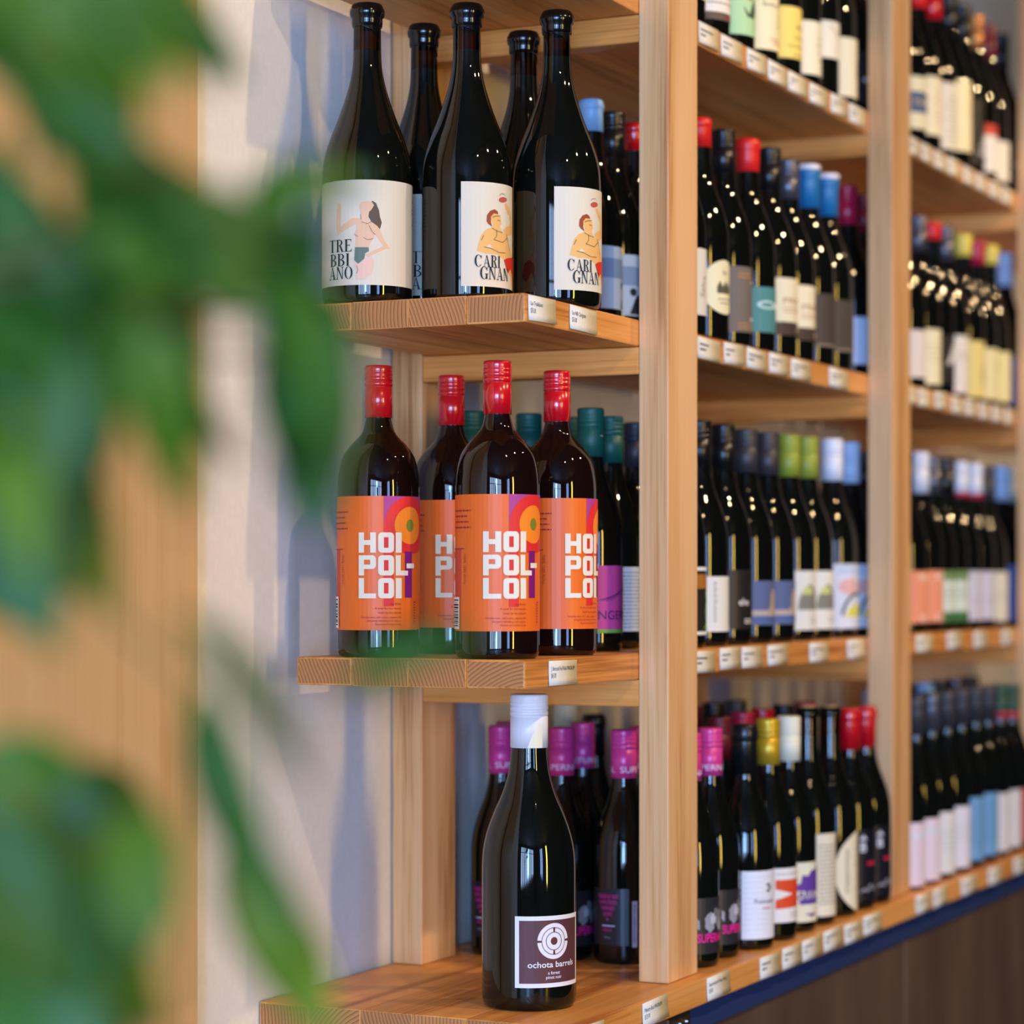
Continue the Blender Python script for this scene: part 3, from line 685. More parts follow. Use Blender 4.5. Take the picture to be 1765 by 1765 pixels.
def d_teal(A):
    outline(A, paper(78, 138, 136), -0.043, 0.043, 0.0275, 0.0875)
    A.dx = -0.012
    w2 = ink(202, 226, 222)
    A.poly('emblem', w2, ell(0.0, 0.064, 0.017, 0.0055), ell(0.0, 0.064, 0.012, 0.003)[::-1]); A.poly('emblem', w2, [(0.008, 0.062), (0.034, 0.074), (0.03, 0.064), (0.022, 0.058)])
def d_creamband(A):
    outline(A, paper(234, 222, 186), -0.044, 0.044, 0.031, 0.1085)
    A.rect('band', ink(74, 58, 50), -0.0439, 0.031, 0.0439, 0.049)
    A.text('lettering', ink(176, 110, 80), 'PRIMA', 0.004, 0.074, 0.008, 'c', wide=0.056)
    A.lines('lettering', ink(196, 150, 120), -0.024, 0.03, 0.067, 0.005, 2, 0.0018, RNG); A.rect('band_print', ink(206, 190, 160), 0.004, 0.037, 0.026, 0.042)
def d_greydark(A):
    outline(A, paper(72, 62, 54), -0.044, 0.044, 0.0284, 0.1035)
    A.lines('lettering', ink(170, 150, 130), -0.03, 0.036, 0.0305, 0.005, 1, 0.002, RNG)
def d_swirl(A):
    outline(A, paper(38, 34, 28), -0.044, 0.044, 0.0163, 0.101)
    A.rect('band', ink(236, 234, 228), -0.0439, 0.0965, 0.0439, 0.101); A.rect('band', ink(236, 234, 228), -0.0439, 0.0163, 0.0439, 0.0205)
    A.rect('panel', ink(170, 112, 44), -0.0439, 0.074, 0.0439, 0.092)
    gr = ink(130, 196, 48)
    for o in (0.0, 0.018, 0.034): A.stroke('illustration', gr, [(o, 0.024), (o + 0.01, 0.030), (o + 0.004, 0.046), (o + 0.012, 0.060), (o + 0.006, 0.070)], 0.0022)
def d_whiteplain(A):
    outline(A, paper(232, 228, 216), -0.044, 0.044, 0.019, 0.089)
    A.lines('lettering', ink(150, 146, 138), 0.006, 0.03, 0.082, 0.005, 12, 0.001, RNG); A.lines('lettering', ink(110, 106, 100), -0.026, -0.02, 0.08, 0.004, 13, 0.0014, RNG)
def d_black(A):
    outline(A, paper(38, 34, 32, 0.4), -0.044, 0.044, 0.0206, 0.098)
    A.dx = -0.02
    w2 = ink(216, 210, 200)
    A.text('lettering', w2, 'ehe', -0.002, 0.052, 0.009, 'l', bold=0.02); A.lines('lettering', w2, 0.008, 0.03, 0.032, 0.004, 2, 0.0022, RNG)
def d_landscape(A):
    outline(A, paper(92, 104, 142), -0.044, 0.044, 0.0246, 0.084)
    A.rect('sand', ink(188, 168, 156), -0.0439, 0.037, 0.0439, 0.0445); A.rect('sea', ink(78, 104, 156), -0.0439, 0.029, 0.0439, 0.035)
    A.poly('tower', ink(186, 160, 130), [(-0.012, 0.042), (0.010, 0.042), (0.010, 0.066), (0.006, 0.073), (0.000, 0.073), (-0.004, 0.064), (-0.005, 0.050)])
def d_dome(A):
    outline(A, paper(230, 226, 212), -0.044, 0.044, 0.015, 0.0976)
    A.poly('illustration', ink(134, 130, 118), ell(-0.012, 0.043, 0.020, 0.034, 0, 180, 30)); A.poly('illustration', ink(206, 206, 128), ell(-0.015, 0.058, 0.012, 0.019, 20, 160, 24))
    A.stroke('outline', ink(70, 86, 60), ell(-0.012, 0.043, 0.0205, 0.0345, 10, 100, 40), 0.0016)
    A.lines('fine_print', GREY, -0.01, 0.01, 0.03, 0.004, 2, 0.001, RNG)
def d_rainbow(A):
    outline(A, paper(220, 220, 228), -0.044, 0.044, 0.0137, 0.1068)
    A.dx = -0.012
    A.rect('sky', ink(196, 206, 226), -0.022, 0.092, 0.034, 0.104)
    A.poly('blush', ink(230, 178, 170), ell(-0.002, 0.074, 0.020, 0.012)); A.poly('sun', ink(222, 214, 90), [(-0.012, 0.030), (0.036, 0.032), (0.036, 0.046), (0.012, 0.050), (-0.004, 0.044)])
    A.stroke('arch', ink(40, 70, 66), ell(0.014, 0.030, 0.030, 0.034, 175, 60, 40), 0.0045)
def d_magenta(A):
    outline(A, paper(206, 74, 146), -0.04, 0.043, 0.022, 0.1015)
    A.rect('strip', ink(120, 176, 70), -0.0399, 0.022, 0.0429, 0.0262)
    A.text('lettering', ink(76, 24, 84), 'GINGERINE', -0.004, 0.038, 0.0105, 'c', wide=0.080)
    for i in range(6): A.stroke('vine_lines', ink(120, 40, 110), [(-0.03 + 0.004 * i, 0.060), (0.0 + 0.003 * i, 0.068 + 0.002 * i), (0.034, 0.066 + 0.004 * i)], 0.0007)
def d_paleblue(A):
    outline(A, paper(196, 208, 226), -0.042, 0.042, 0.022, 0.1015)
    A.lines('fine_print', ink(110, 124, 150), -0.034, 0.034, 0.094, 0.0045, 16, 0.0013, RNG)
def d_photo(A):
    outline(A, paper(172, 196, 222), -0.042, 0.042, 0.028, 0.105)
    A.rect('mist', ink(120, 150, 190), -0.0419, 0.066, 0.0419, 0.09)
    A.poly('figure', ink(30, 40, 56), [(-0.006, 0.03), (0.022, 0.03), (0.018, 0.05), (0.008, 0.056), (0.002, 0.048)]); A.poly('figure', ink(30, 40, 56), ell(0.0, 0.058, 0.006, 0.005))
def d_poster(A):
    outline(A, paper(206, 206, 208), -0.042, 0.042, 0.034, 0.116)
    A.poly('block', ink(28, 24, 24), [(-0.036, 0.040), (0.036, 0.038), (0.036, 0.084), (0.0, 0.070), (-0.036, 0.064)])
    for i in range(4): A.stroke('brush', ink(216, 214, 210), [(-0.028 + 0.012 * i, 0.070 + 0.003 * i), (-0.012 + 0.012 * i, 0.046)], 0.003)
    A.poly('figure', ink(60, 58, 60), ell(-0.024, 0.092, 0.005, 0.007))
DESIGN = {
 'trebbiano': d_trebbiano, 'carignan': d_carignan, 'hoi': d_hoi, 'ochota': d_ochota, 'super': d_super, 'super_back': d_super_back,
 'circle': d_circle, 'halfround': d_halfround, 'textcream': d_textcream, 'orangex': d_orangex, 'purple': d_purple, 'whitescript': d_whitescript, 'darkx': d_darkx,
 'greygold': d_greygold, 'teal': d_teal, 'creamband': d_creamband, 'greydark': d_greydark, 'swirl': d_swirl, 'whiteplain': d_whiteplain, 'black': d_black,
 'landscape': d_landscape, 'dome': d_dome, 'rainbow': d_rainbow, 'magenta': d_magenta, 'paleblue': d_paleblue, 'photo': d_photo, 'poster': d_poster,
 'c0': simple((226, 222, 210), 0.0277, 0.112, extra=lambda A: A.text('lettering', ink(120, 116, 110), 'Salva', 0.0, 0.05, 0.010, 'l', rot=80)),
 'c8': simple((206, 214, 234), 0.018, 0.0884), 'd0': simple((232, 224, 190), 0.034, 0.105, extra=words()),
 'd1': simple((232, 226, 216), 0.0233, 0.100, extra=lambda A: (A.rect('band', ink(92, 78, 70), -0.0429, 0.0233, 0.0429, 0.033), A.lines('band_print', ink(200, 50, 50), -0.004, 0.026, 0.0265, 0.004, 1, 0.0025, RNG), words(n=3, y=0.06)(A))),
 'd2': simple((172, 214, 164), 0.022, 0.1, extra=lambda A: (A.poly('illustration', ink(70, 90, 62), [(-0.02, 0.06), (-0.008, 0.05), (0.004, 0.072), (0.012, 0.058), (0.004, 0.045), (-0.012, 0.046)]), A.poly('illustration', ink(180, 120, 60), ell(-0.006, 0.072, 0.006, 0.004)), words((90, 120, 90), 0.012, 0.036, 0.08, 0.007, 7)(A))),
 'd3': simple((234, 224, 184), 0.020, 0.1, extra=lambda A: (A.text('lettering', ink(96, 86, 70), 'Bannockburn', 0.002, 0.078, 0.007, 'c', wide=0.056), words((150, 130, 110), -0.004, 0.03, 0.066, 0.007, 3)(A), words((206, 110, 90), -0.02, 0.03, 0.034, 0.005, 2)(A))),
 'd4': simple((236, 212, 112), 0.026, 0.097, extra=lambda A: (words((140, 116, 50), -0.02, 0.03, 0.068, 0.005, 1, 0.003)(A), words((110, 90, 40), -0.026, 0.034, 0.054, 0.012, 3)(A))),
 'd5': simple((232, 226, 196), 0.019, 0.094, extra=words((130, 140, 110), -0.01, 0.03, 0.07, 0.010, 4)),
 'd6': simple((234, 226, 204), 0.057, 0.110, r=0.006, extra=lambda A: A.stroke('line_work', ink(130, 126, 120), [(-0.02, 0.104), (0.006, 0.088), (0.014, 0.074), (0.03, 0.066)], 0.0014)),
 'd7': simple((234, 224, 190), 0.016, 0.102, r=0.008, extra=lambda A: A.lines('lettering', ink(150, 140, 110), 0.004, 0.014, 0.07, 0.003, 9, 0.0016, RNG)),
 'e0': simple((226, 218, 180), 0.025, 0.1056, extra=lambda A: (A.rect('band', ink(56, 84, 120), -0.0429, 0.05, 0.0429, 0.082), A.text('band_print', ink(224, 200, 160), 'TERRA', 0.0, 0.062, 0.008, 'c', wide=0.06))),
 'e1': simple((228, 216, 180), 0.028, 0.12, extra=words((190, 110, 90), -0.02, 0.03, 0.10, 0.01, 6)),
 'e2': simple((214, 206, 188), 0.019, 0.125, extra=words((150, 140, 120), -0.03, 0.03, 0.10, 0.008, 9)),
 'e3': simple((230, 216, 170), 0.030, 0.145, extra=words((190, 160, 110), -0.02, 0.03, 0.13, 0.02, 3)),
 'e4': simple((22, 20, 20), 0.02, 0.13, extra=lambda A: A.text('lettering', ink(200, 196, 196), 'Vita', 0.0, 0.03, 0.02, 'l', rot=70, bold=0.02)),
 'e5': simple((226, 220, 208), 0.02, 0.082, extra=lambda A: A.rect('band', ink(196, 60, 44), -0.0429, 0.082, 0.0429, 0.1)),
 'e6': simple((228, 220, 196), 0.016, 0.084, extra=words((150, 140, 120), -0.004, 0.02, 0.06, 0.006, 4)),
 'f0': simple((222, 214, 204), 0.0185, 0.094), 'f1': simple((232, 224, 182), 0.0136, 0.103, extra=words((190, 176, 140))),
 'f2': simple((30, 28, 28), 0.02, 0.1, extra=lambda A: A.poly('emblem', ink(210, 204, 198), [(-0.02, 0.05), (0.0, 0.09), (0.012, 0.068), (0.026, 0.09), (0.034, 0.05), (0.01, 0.06)])),
 'f3': simple((226, 218, 206), 0.01, 0.105, extra=words((150, 140, 130), n=2)), 'f4': simple((226, 206, 126), 0.01, 0.105, extra=lambda A: A.poly('blot', ink(190, 170, 110), ell(0.006, 0.05, 0.014, 0.02))),
 'f5': simple((228, 216, 160), 0.012, 0.1, extra=lambda A: A.poly('blot', ink(204, 186, 110), ell(0.01, 0.07, 0.014, 0.016))), 'f6': simple((226, 214, 152), 0.013, 0.1), 'f7': simple((70, 108, 170), 0.012, 0.1),
 'g0': simple((236, 150, 112), 0.0166, 0.0988, extra=lambda A: (A.poly('emblem', ink(60, 44, 36), ell(0.032, 0.056, 0.008, 0.018)), A.rect('pale', ink(240, 190, 166), -0.02, 0.084, 0.02, 0.094), A.rect('pale', ink(240, 180, 156), -0.02, 0.018, 0.02, 0.030))),
 'g2': simple((214, 222, 204), 0.015, 0.1, extra=lambda A: (A.rect('band', ink(66, 112, 62), -0.0429, 0.015, 0.0429, 0.032), A.rect('band', ink(112, 140, 84), -0.0429, 0.084, 0.0429, 0.1), words((120, 140, 110), n=3, y=0.07)(A))),
 'g4': simple((208, 200, 206), 0.016, 0.1, extra=words((190, 160, 176), n=2, y=0.055)), 'g6': simple((222, 214, 186), 0.012, 0.1, extra=words((170, 170, 140), n=2, y=0.06)), 'g7': simple((96, 116, 170), 0.012, 0.11),
 'h0': simple((226, 208, 216), 0.006, 0.102, extra=lambda A: A.rect('band', ink(214, 218, 224), -0.0429, 0.078, 0.0429, 0.086)), 'h1': simple((220, 218, 212), 0.008, 0.104, extra=words((170, 180, 170), n=5)),
 'h2': simple((222, 216, 222), 0.008, 0.106, extra=words((190, 186, 180), n=4)), 'h3': simple((112, 160, 200), 0.011, 0.1136, extra=words((80, 120, 160), n=9, y=0.1)),
 'h5': simple((216, 210, 206), 0.010, 0.108, extra=lambda A: A.poly('figure', ink(80, 78, 80), [(0.004, 0.07), (0.012, 0.094), (0.016, 0.08), (0.012, 0.068)])),
 'h7': simple((190, 52, 60), 0.014, 0.106, extra=lambda A: A.poly('emblem', ink(222, 130, 60), ell(0.004, 0.06, 0.016, 0.026))),
}
def design_meshes(key, R):
    A = Art(); DESIGN[key](A); return A.meshes(R)

# ------------------------------------------------------------------ bottle kinds and copies
CAPM = {
 'black': mat('cap_black', srgb(20, 20, 22), 0.28), 'blackwax': mat('wax_black', srgb(12, 11, 12), 0.14), 'grey': mat('cap_grey', srgb(66, 62, 66), 0.45, 0.3), 'silver': mat('cap_silver', srgb(96, 96, 108), 0.3, 0.6),
 'red': mat('cap_red', srgb(200, 14, 30), 0.22, coat=0.8), 'redwax': mat('wax_red', srgb(222, 34, 32), 0.35), 'crimson': mat('cap_crimson', srgb(176, 26, 60), 0.3), 'darkred': mat('cap_dark_red', srgb(110, 20, 30), 0.4),
 'blue': mat('cap_blue', srgb(30, 112, 168), 0.4), 'lightblue': mat('cap_light_blue', srgb(150, 190, 224), 0.4), 'paleblue': mat('cap_pale_blue', srgb(204, 216, 238), 0.4), 'white': mat('cap_white', srgb(222, 224, 234), 0.4),
 'cream': mat('cap_cream', srgb(232, 226, 200), 0.45), 'olive': mat('cap_olive', srgb(146, 158, 52), 0.45), 'gold': mat('cap_gold', srgb(206, 166, 40), 0.35, 0.4), 'yellow': mat('cap_yellow', srgb(226, 204, 84), 0.4),
 'pink': mat('cap_pink', srgb(214, 62, 140), 0.3, 0.1), 'teal': mat('cap_teal', srgb(12, 86, 76), 0.45), 'green': mat('cap_green', srgb(40, 76, 56), 0.45), 'cork': mat('cork', srgb(190, 150, 100), 0.8), 'copper': mat('cap_copper', srgb(196, 130, 70), 0.35, 0.5),
}
STYLE = {  # style profile, radius, height, segments, glass, fill line
 'row': ('burgundy', 0.038, 0.289, 40, GLASS, None), 'rowneck': ('burgundy', 0.038, 0.289, 40, GLASS, 0.86),
 'lio': ('slope', 0.0502, 0.336, 72, GLASS, 0.835), 'hoi': ('shoulder', 0.0456, 0.322, 72, GLASS_RED, None), 'och': ('burgundy', 0.0523, 0.343, 72, GLASS, None),
}
_glass, _caps, _lab = {}, {}, {}
def cap_meshes(st, kind, colour, length, print_):
    key = (st, kind, colour, length, print_)
    if key in _caps: return _caps[key]
    style, R, H, seg, _, _ = STYLE[st]
    r = neck_r(style, R) + (0.0011 if kind != 'lip' else 0.0)
    if st in ('lio',): r = neck_r(style, R) + 0.0008
    # radius must clear the glass at the lower rim of the cap
    hz = (H - length) / H
    prof = catmull(PROFILE[style], 4)
    rlow = max(f for h, f in prof if h >= hz - 0.02) * R
    r = max(r, rlow + 0.0006)
    me = lathe('capsule', cap_profile(kind, r, H, length), 36, CAPM[colour])
    subs = []
    if kind == 'lip':
        me.materials[0] = GLASS
        ck = lathe('cork', [(r - 0.0042, H - 0.002), (r - 0.0042, H + 0.0012), (0, H + 0.0014)], 20, CAPM['cork']); subs.append(('cork', ck))
    if print_ == 'super':
        A = Art(); A.text('lettering', ink(232, 196, 224), 'SUPERNATURAL', 0, H - length + 0.007, 0.0075, 'c', wide=2 * PI * r * 0.93, bold=0.01)
        subs += A.meshes(r, 0.003, base=0.0002, edge=False)
    if print_ == 'crescent':
        A = Art(); g = ink(206, 190, 130); o = ell(0, H - length + 0.017, 0.0075, 0.0085, 60, 300, 30); i = ell(0.0022, H - length + 0.017, 0.0064, 0.0076, 296, 64, 30)
        A.poly('emblem', g, o + i); subs += A.meshes(r, 0.003, base=0.0002, edge=False)
    if print_ in ('whiteblue', 'redbase', 'whitetop', 'redring'):
        z0 = H - length
        if print_ == 'whitetop': q = [(r + 0.0016, H - 0.006), (r + 0.0018, H - 0.001), (r, H + 0.0012), (0, H + 0.0016)]; c = 'white'
        elif print_ == 'redbase': q = [(r - 0.001, z0 - 0.004), (r + 0.0004, z0 - 0.004), (r + 0.0004, z0 + 0.005), (r - 0.001, z0 + 0.005)]; c = 'crimson'
        elif print_ == 'redring': q = [(r - 0.001, z0 - 0.003), (r + 0.0004, z0 - 0.003), (r + 0.0004, z0 + 0.008), (r - 0.001, z0 + 0.008)]; c = 'crimson'
        else: q = None
        if q: subs.append(('cap_band', lathe('cap_band', q, 30, CAPM[c])))
        else:
            A = Art(); A.poly('cap_print', CAPM['cream'], [(-0.002, z0 + 0.0005), (0.016, z0 + 0.0005), (0.016, z0 + 0.028), (0.010, z0 + 0.024), (0.003, z0 + 0.013)]); subs += A.meshes(r, 0.003, base=0.00015, edge=False)
    if kind == 'lowwax':
        A = Art(); z0 = H - length
        A.poly('wax_drip', CAPM[colour], [(-0.010, z0 + 0.002), (0.013, z0 + 0.002), (0.013, z0 - 0.004), (0.0105, z0 - 0.011), (0.007, z0 - 0.006), (0.001, z0 - 0.002), (-0.010, z0 - 0.0005)]); subs += A.meshes(r - 0.0004, 0.003, base=0.0006)
    _caps[key] = (me, subs); return _caps[key]
def bottle(name, st, x, y, shelf, H, cap, colour, length, designs, phi, label, group=None, cprint=None, capname='capsule'):
    """phi: direction (degrees in plan) that the middle of the label faces"""
    style, R, H0, seg, gm, fill = STYLE[st]
    k = H / H0
    root = empty(name, (x, y, ZS[shelf]), math.radians(phi)); root.scale = (k, k, k)
    tag(root, label, 'bottle', group)
    if st not in _glass: _glass[st] = glass_mesh(style, R, H0, seg, gm, fill)
    obj('glass_body', _glass[st], None, root)
    me, subs = cap_meshes(st, cap, colour, length, cprint)
    c = obj('lip' if cap == 'lip' else capname, me, None, root)
    for n, sm in subs: obj(n, sm, None, c)

    for d in designs:
        dk, dr = (d if isinstance(d, tuple) else (d, 0.0))
        if (dk, st) not in _lab: _lab[(dk, st)] = design_meshes(dk, R)
        ms = _lab[(dk, st)]
        if not ms: continue
        lb = obj('label' if 'back' not in dk else 'back_label', ms[0][1], None, root, rot=(0, 0, math.radians(dr)))
        for n, sm in ms[1:]:
            q = obj(n, sm, None, lb)
            if n in ('fine_print', 'barcode_bars', 'strip_print'): q['kind'] = 'stuff'   # too small to pick apart
    return root
def facing(x, y, extra=0.0):
    """plan direction from a bottle towards the customer side where the photographer stood, plus a turn"""
    return math.degrees(math.atan2(CY - y, CX - x)) + extra

# ------------------------------------------------------------------ bottles at the open end of the shelves
G0 = 'magnums on the open shelf ends'
for (x, y, d, ex, lab, g) in (
    (-0.2575, 0.2557, 'trebbiano', 0, 'black wax-topped magnum whose cream label reads TREBBIANO in full', None),
    (-0.139, 0.247, 'trebbiano', 38, 'black wax-topped magnum standing behind, between the TREBBIANO and first CARIGNAN bottles', None),
    (-0.209, 0.156, 'carignan', 0, 'black wax-topped CARIGNAN magnum, the left of the two with the man on the label', None),
    (-0.055, 0.160, 'carignan', 62, 'black wax-topped magnum standing behind, between the two CARIGNAN bottles', None),
    (-0.134, 0.0805, 'carignan', 4, 'black wax-topped CARIGNAN magnum at the front corner above two price tags', None)):
    bottle('wine_magnum', 'lio', x, y, 'C', 0.336, 'lowwax', 'blackwax', 0.026, [d], facing(x, y, ex), lab, G0, capname='wax_seal')
for (x, y, ex, lab) in (
    (-0.260, 0.240, -8.3, 'red-capped magnum with orange HOI POLLOI label, leftmost on its shelf'),
    (-0.1055, 0.229, -3.5, 'red-capped orange-labelled magnum at the back, half hidden between two others'),
    (-0.257, 0.0945, 0, 'red-capped HOI POLLOI magnum in front, tallest and nearest of the orange-labelled four'),
    (-0.110, 0.0915, 30.5, 'red-capped orange-labelled HOI POLLOI magnum nearest the front post')):
    bottle('wine_magnum', 'hoi', x, y, 'B', 0.322, 'screw', 'red', 0.0577, ['hoi'], facing(x, y, ex), lab, G0)
bottle('wine_magnum', 'och', -0.193, 0.087, 'A', 0.343, 'screw', 'white', 0.0587, ['ochota'], facing(-0.193, 0.087), 'tall dark magnum with white cap and square brown ochota barrels label', G0, 'whiteblue')

ORD = ('first', 'second', 'third', 'fourth', 'fifth', 'sixth', 'seventh', 'eighth', 'ninth', 'tenth')
def row(st, x, y, shelf, H, cap, colour, length, designs, phi, label, group, cprint=None):
    bottle('wine_bottle', st, x, y, shelf, H, cap, colour, length, designs, phi, label, group, cprint)
# bottles half seen behind the magnums
S = [('super', 0), ('super_back', 180)]
g = 'bottles behind the magnums'
row('row', 0.129, 0.156, 'C', 0.288, 'foil', 'lightblue', 0.040, ['photo'], -75, 'light blue capped bottle just right of the second CARIGNAN magnum', g)
row('row', 0.2175, 0.166, 'C', 0.288, 'screw', 'black', 0.058, ['photo'], -112, 'black screw-capped bottle with blue photo label beside the CARIGNAN magnum', g)
row('row', 0.302, 0.172, 'C', 0.288, 'foil', 'red', 0.036, ['poster'], -108, 'red-capped bottle with black and white poster label beside the front post', g)
row('row', 0.002, 0.257, 'B', 0.288, 'screw', 'teal', 0.058, [], -90, 'teal-capped bottle peeping out between the second and third orange-labelled magnums', g)
row('row', 0.098, 0.226, 'B', 0.290, 'screw', 'teal', 0.058, [], -90, 'teal-capped bottle peeping out between the two right-hand orange-labelled magnums', g)
row('row', 0.213, 0.223, 'B', 0.292, 'screw', 'teal', 0.058, [], -90, 'teal-capped bottle hidden behind the one with the gold crescent', g)
row('row', 0.043, 0.118, 'B', 0.290, 'screw', 'teal', 0.058, ['magenta'], -100, 'teal-capped bottle with gold crescent on the cap and magenta label', g, 'crescent')
row('row', 0.150, 0.139, 'B', 0.287, 'screw', 'teal', 0.058, ['paleblue'], -105, 'teal-capped bottle with pale blue text label beside the front post', g)
row('row', 0.276, 0.159, 'B', 0.287, 'screw', 'grey', 0.058, [], -90, 'dark-capped bottle in the gap left of the front post, middle shelf', g)
pk = 'pink-capped bottles'
row('row', 0.138, 0.284, 'A', 0.286, 'screw', 'pink', 0.060, S, facing(.138, .284, 140), 'pink-capped bottle left of and behind the white-capped magnum', pk, 'super')
row('row', 0.222, 0.315, 'A', 0.286, 'screw', 'pink', 0.060, S, -60, 'pink-capped bottle almost hidden behind the white cap of the magnum', pk, 'super')
row('row', 0.138, 0.200, 'A', 0.286, 'screw', 'pink', 0.060, S, -92, 'pink-capped bottle just right of the white-capped magnum neck', pk, 'super')
row('row', 0.290, 0.240, 'A', 0.283, 'screw', 'pink', 0.060, S, 150, 'pink-capped bottle, second to the right of the white-capped magnum neck', pk, 'super')
row('row', 0.143, 0.118, 'A', 0.285, 'screw', 'pink', 0.060, S, facing(.143, .118, 151), 'pink-capped bottle with its black back label turned to the camera beside the front post', pk, 'super')
row('row', 0.228, 0.130, 'A', 0.284, 'screw', 'pink', 0.060, S, 40, 'pink-capped bottle tucked behind the front post, only its cap edge showing', pk, 'super')
row('row', 0.375, 0.262, 'A', 0.289, 'foil', 'black', 0.055, [], -90, 'black-topped bottle far back between the pink caps on the bottom shelf', g)
row('row', 0.420, 0.325, 'A', 0.300, 'screw', 'cream', 0.058, [], -90, 'cream-capped bottle far back between the pink caps on the bottom shelf', g)
row('row', 0.153, 0.036, 'A', 0.283, 'screw', 'pink', 0.060, S, -96, 'pink-capped bottle at the right side of the front post with pink SUPERNATURAL lettering', pk, 'super')
row('row', 0.236, 0.041, 'A', 0.284, 'screw', 'pink', 0.060, S, -88, 'pink-capped bottle, second from the front post, with pink lettering on a smoky label', pk, 'super')

# first bay, bottom shelf
g = 'bottles in the first bay, bottom shelf'
for (x, y, H, st, cap, c, ln, d, ph, lab) in (
 (0.322, 0.027, 0.284, 'row', 'foil', 'black', 0.064, 'whitescript', -96, 'black-topped bottle with large white script label, bottom shelf of first bay'),
 (0.412, 0.028, 0.287, 'row', 'screw', 'gold', 0.060, 'orangex', -94, 'gold-capped bottle with white label and orange notched square'),
 (0.497, 0.030, 0.286, 'row', 'screw', 'cream', 0.060, 'purple', -94, 'cream-capped bottle with purple figure on cream label'),
 (0.576, 0.031, 0.295, 'rowneck', 'lip', 'cork', 0.014, 'textcream', -92, 'uncapped glass-topped bottle with cream text label, bottom shelf'),
 (0.669, 0.030, 0.291, 'rowneck', 'lip', 'cork', 0.014, 'halfround', -90, 'uncapped glass-topped bottle with half-round cream label, bottom shelf'),
 (0.752, 0.029, 0.285, 'row', 'foil', 'red', 0.060, 'darkx', -100, 'red-capped bottle with dark blue label, left of the matching pair'),
 (0.8275, 0.029, 0.284, 'row', 'foil', 'red', 0.060, 'darkx', -98, 'red-capped bottle with dark blue label, right of the matching pair against the middle upright')):
    row(st, x, y, 'A', H, cap, c, ln, [d], ph, lab, g)
# first bay, second shelf from below
g = 'bottles in the first bay, middle shelf'
for (x, H, cap, c, ln, d, ph, lab, cp) in (
 (0.232, 0.289, 'screw', 'black', 0.059, 'swirl', -92, 'bottle with green swirl on a dark label, right behind the front post', None),
 (0.310, 0.290, 'screw', 'black', 0.059, 'whiteplain', -90, 'black-capped bottle with plain white label, middle shelf of first bay', None),
 (0.396, 0.289, 'screw', 'black', 0.059, 'black', -93, 'black-capped bottle with black label and white lettering, middle shelf', None),
 (0.482, 0.288, 'screw', 'grey', 0.059, 'landscape', -94, 'grey-capped bottle with blue landscape label, left of the matching pair', None),
 (0.566, 0.288, 'screw', 'grey', 0.059, 'landscape', -94, 'grey-capped bottle with blue landscape label, right of the matching pair', None),
 (0.652, 0.289, 'screw', 'olive', 0.059, 'dome', -92, 'olive-capped bottle with grey dome on white label, left of the matching pair', None),
 (0.730, 0.290, 'screw', 'olive', 0.059, 'dome', -92, 'olive-capped bottle with grey dome on white label, right of the matching pair', None),
 (0.842, 0.293, 'screw', 'white', 0.061, 'rainbow', -96, 'white-capped bottle with pink and yellow painted label', None),
 (0.924, 0.292, 'screw', 'paleblue', 0.061, 'rainbow', -96, 'pale blue capped bottle against the middle upright, middle shelf', None),
 (1.003, 0.282, 'screw', 'black', 0.059, 'black', -92, 'dark-capped bottle half behind the middle upright, middle shelf', None)):
    row('row', x, 0.085, 'B', H, cap, c, ln, [d], ph, lab, g, cp)
# first bay, third shelf from below
g = 'bottles in the first bay, upper shelf'
for (x, H, cap, c, ln, d, ph, lab, cp) in (
 (0.234, 0.286, 'foil', 'red', 0.05, 'c0', -92, 'bottle with white script label right behind the front post, upper shelf', None),
 (0.312, 0.290, 'foil', 'redwax', 0.038, 'circle', -94, 'red-topped bottle with round cream label', None),
 (0.396, 0.288, 'screw', 'black', 0.058, 'greygold', -94, 'black-capped bottle with grey and gold label', None),
 (0.487, 0.291, 'wax', 'redwax', 0.045, 'teal', -96, 'red wax-topped bottle with teal label', None),
 (0.573, 0.292, 'screw', 'black', 0.058, 'creamband', -94, 'black-capped bottle with cream label and brown band, left of the matching pair', None),
 (0.650, 0.287, 'screw', 'silver', 0.056, 'creamband', -94, 'silver-capped bottle with cream label and brown band, right of the matching pair', None),
 (0.736, 0.292, 'foil', 'blue', 0.061, 'greydark', -96, 'blue-capped bottle with white cap top and dark grey label, left of the pair', 'whitetop'),
 (0.821, 0.291, 'foil', 'blue', 0.061, 'greydark', -96, 'blue-capped bottle with white cap top and dark grey label, right of the pair', 'whitetop'),
 (0.913, 0.288, 'screw', 'crimson', 0.059, 'c8', -94, 'crimson-capped bottle with pale blue label against the middle upright', None),
 (1.000, 0.287, 'screw', 'darkred', 0.059, 'c8', -94, 'dark red capped bottle half behind the middle upright, upper shelf', None)):
    row('row', x, 0.085, 'C', H, cap, c, ln, [d], ph, lab, g, cp)
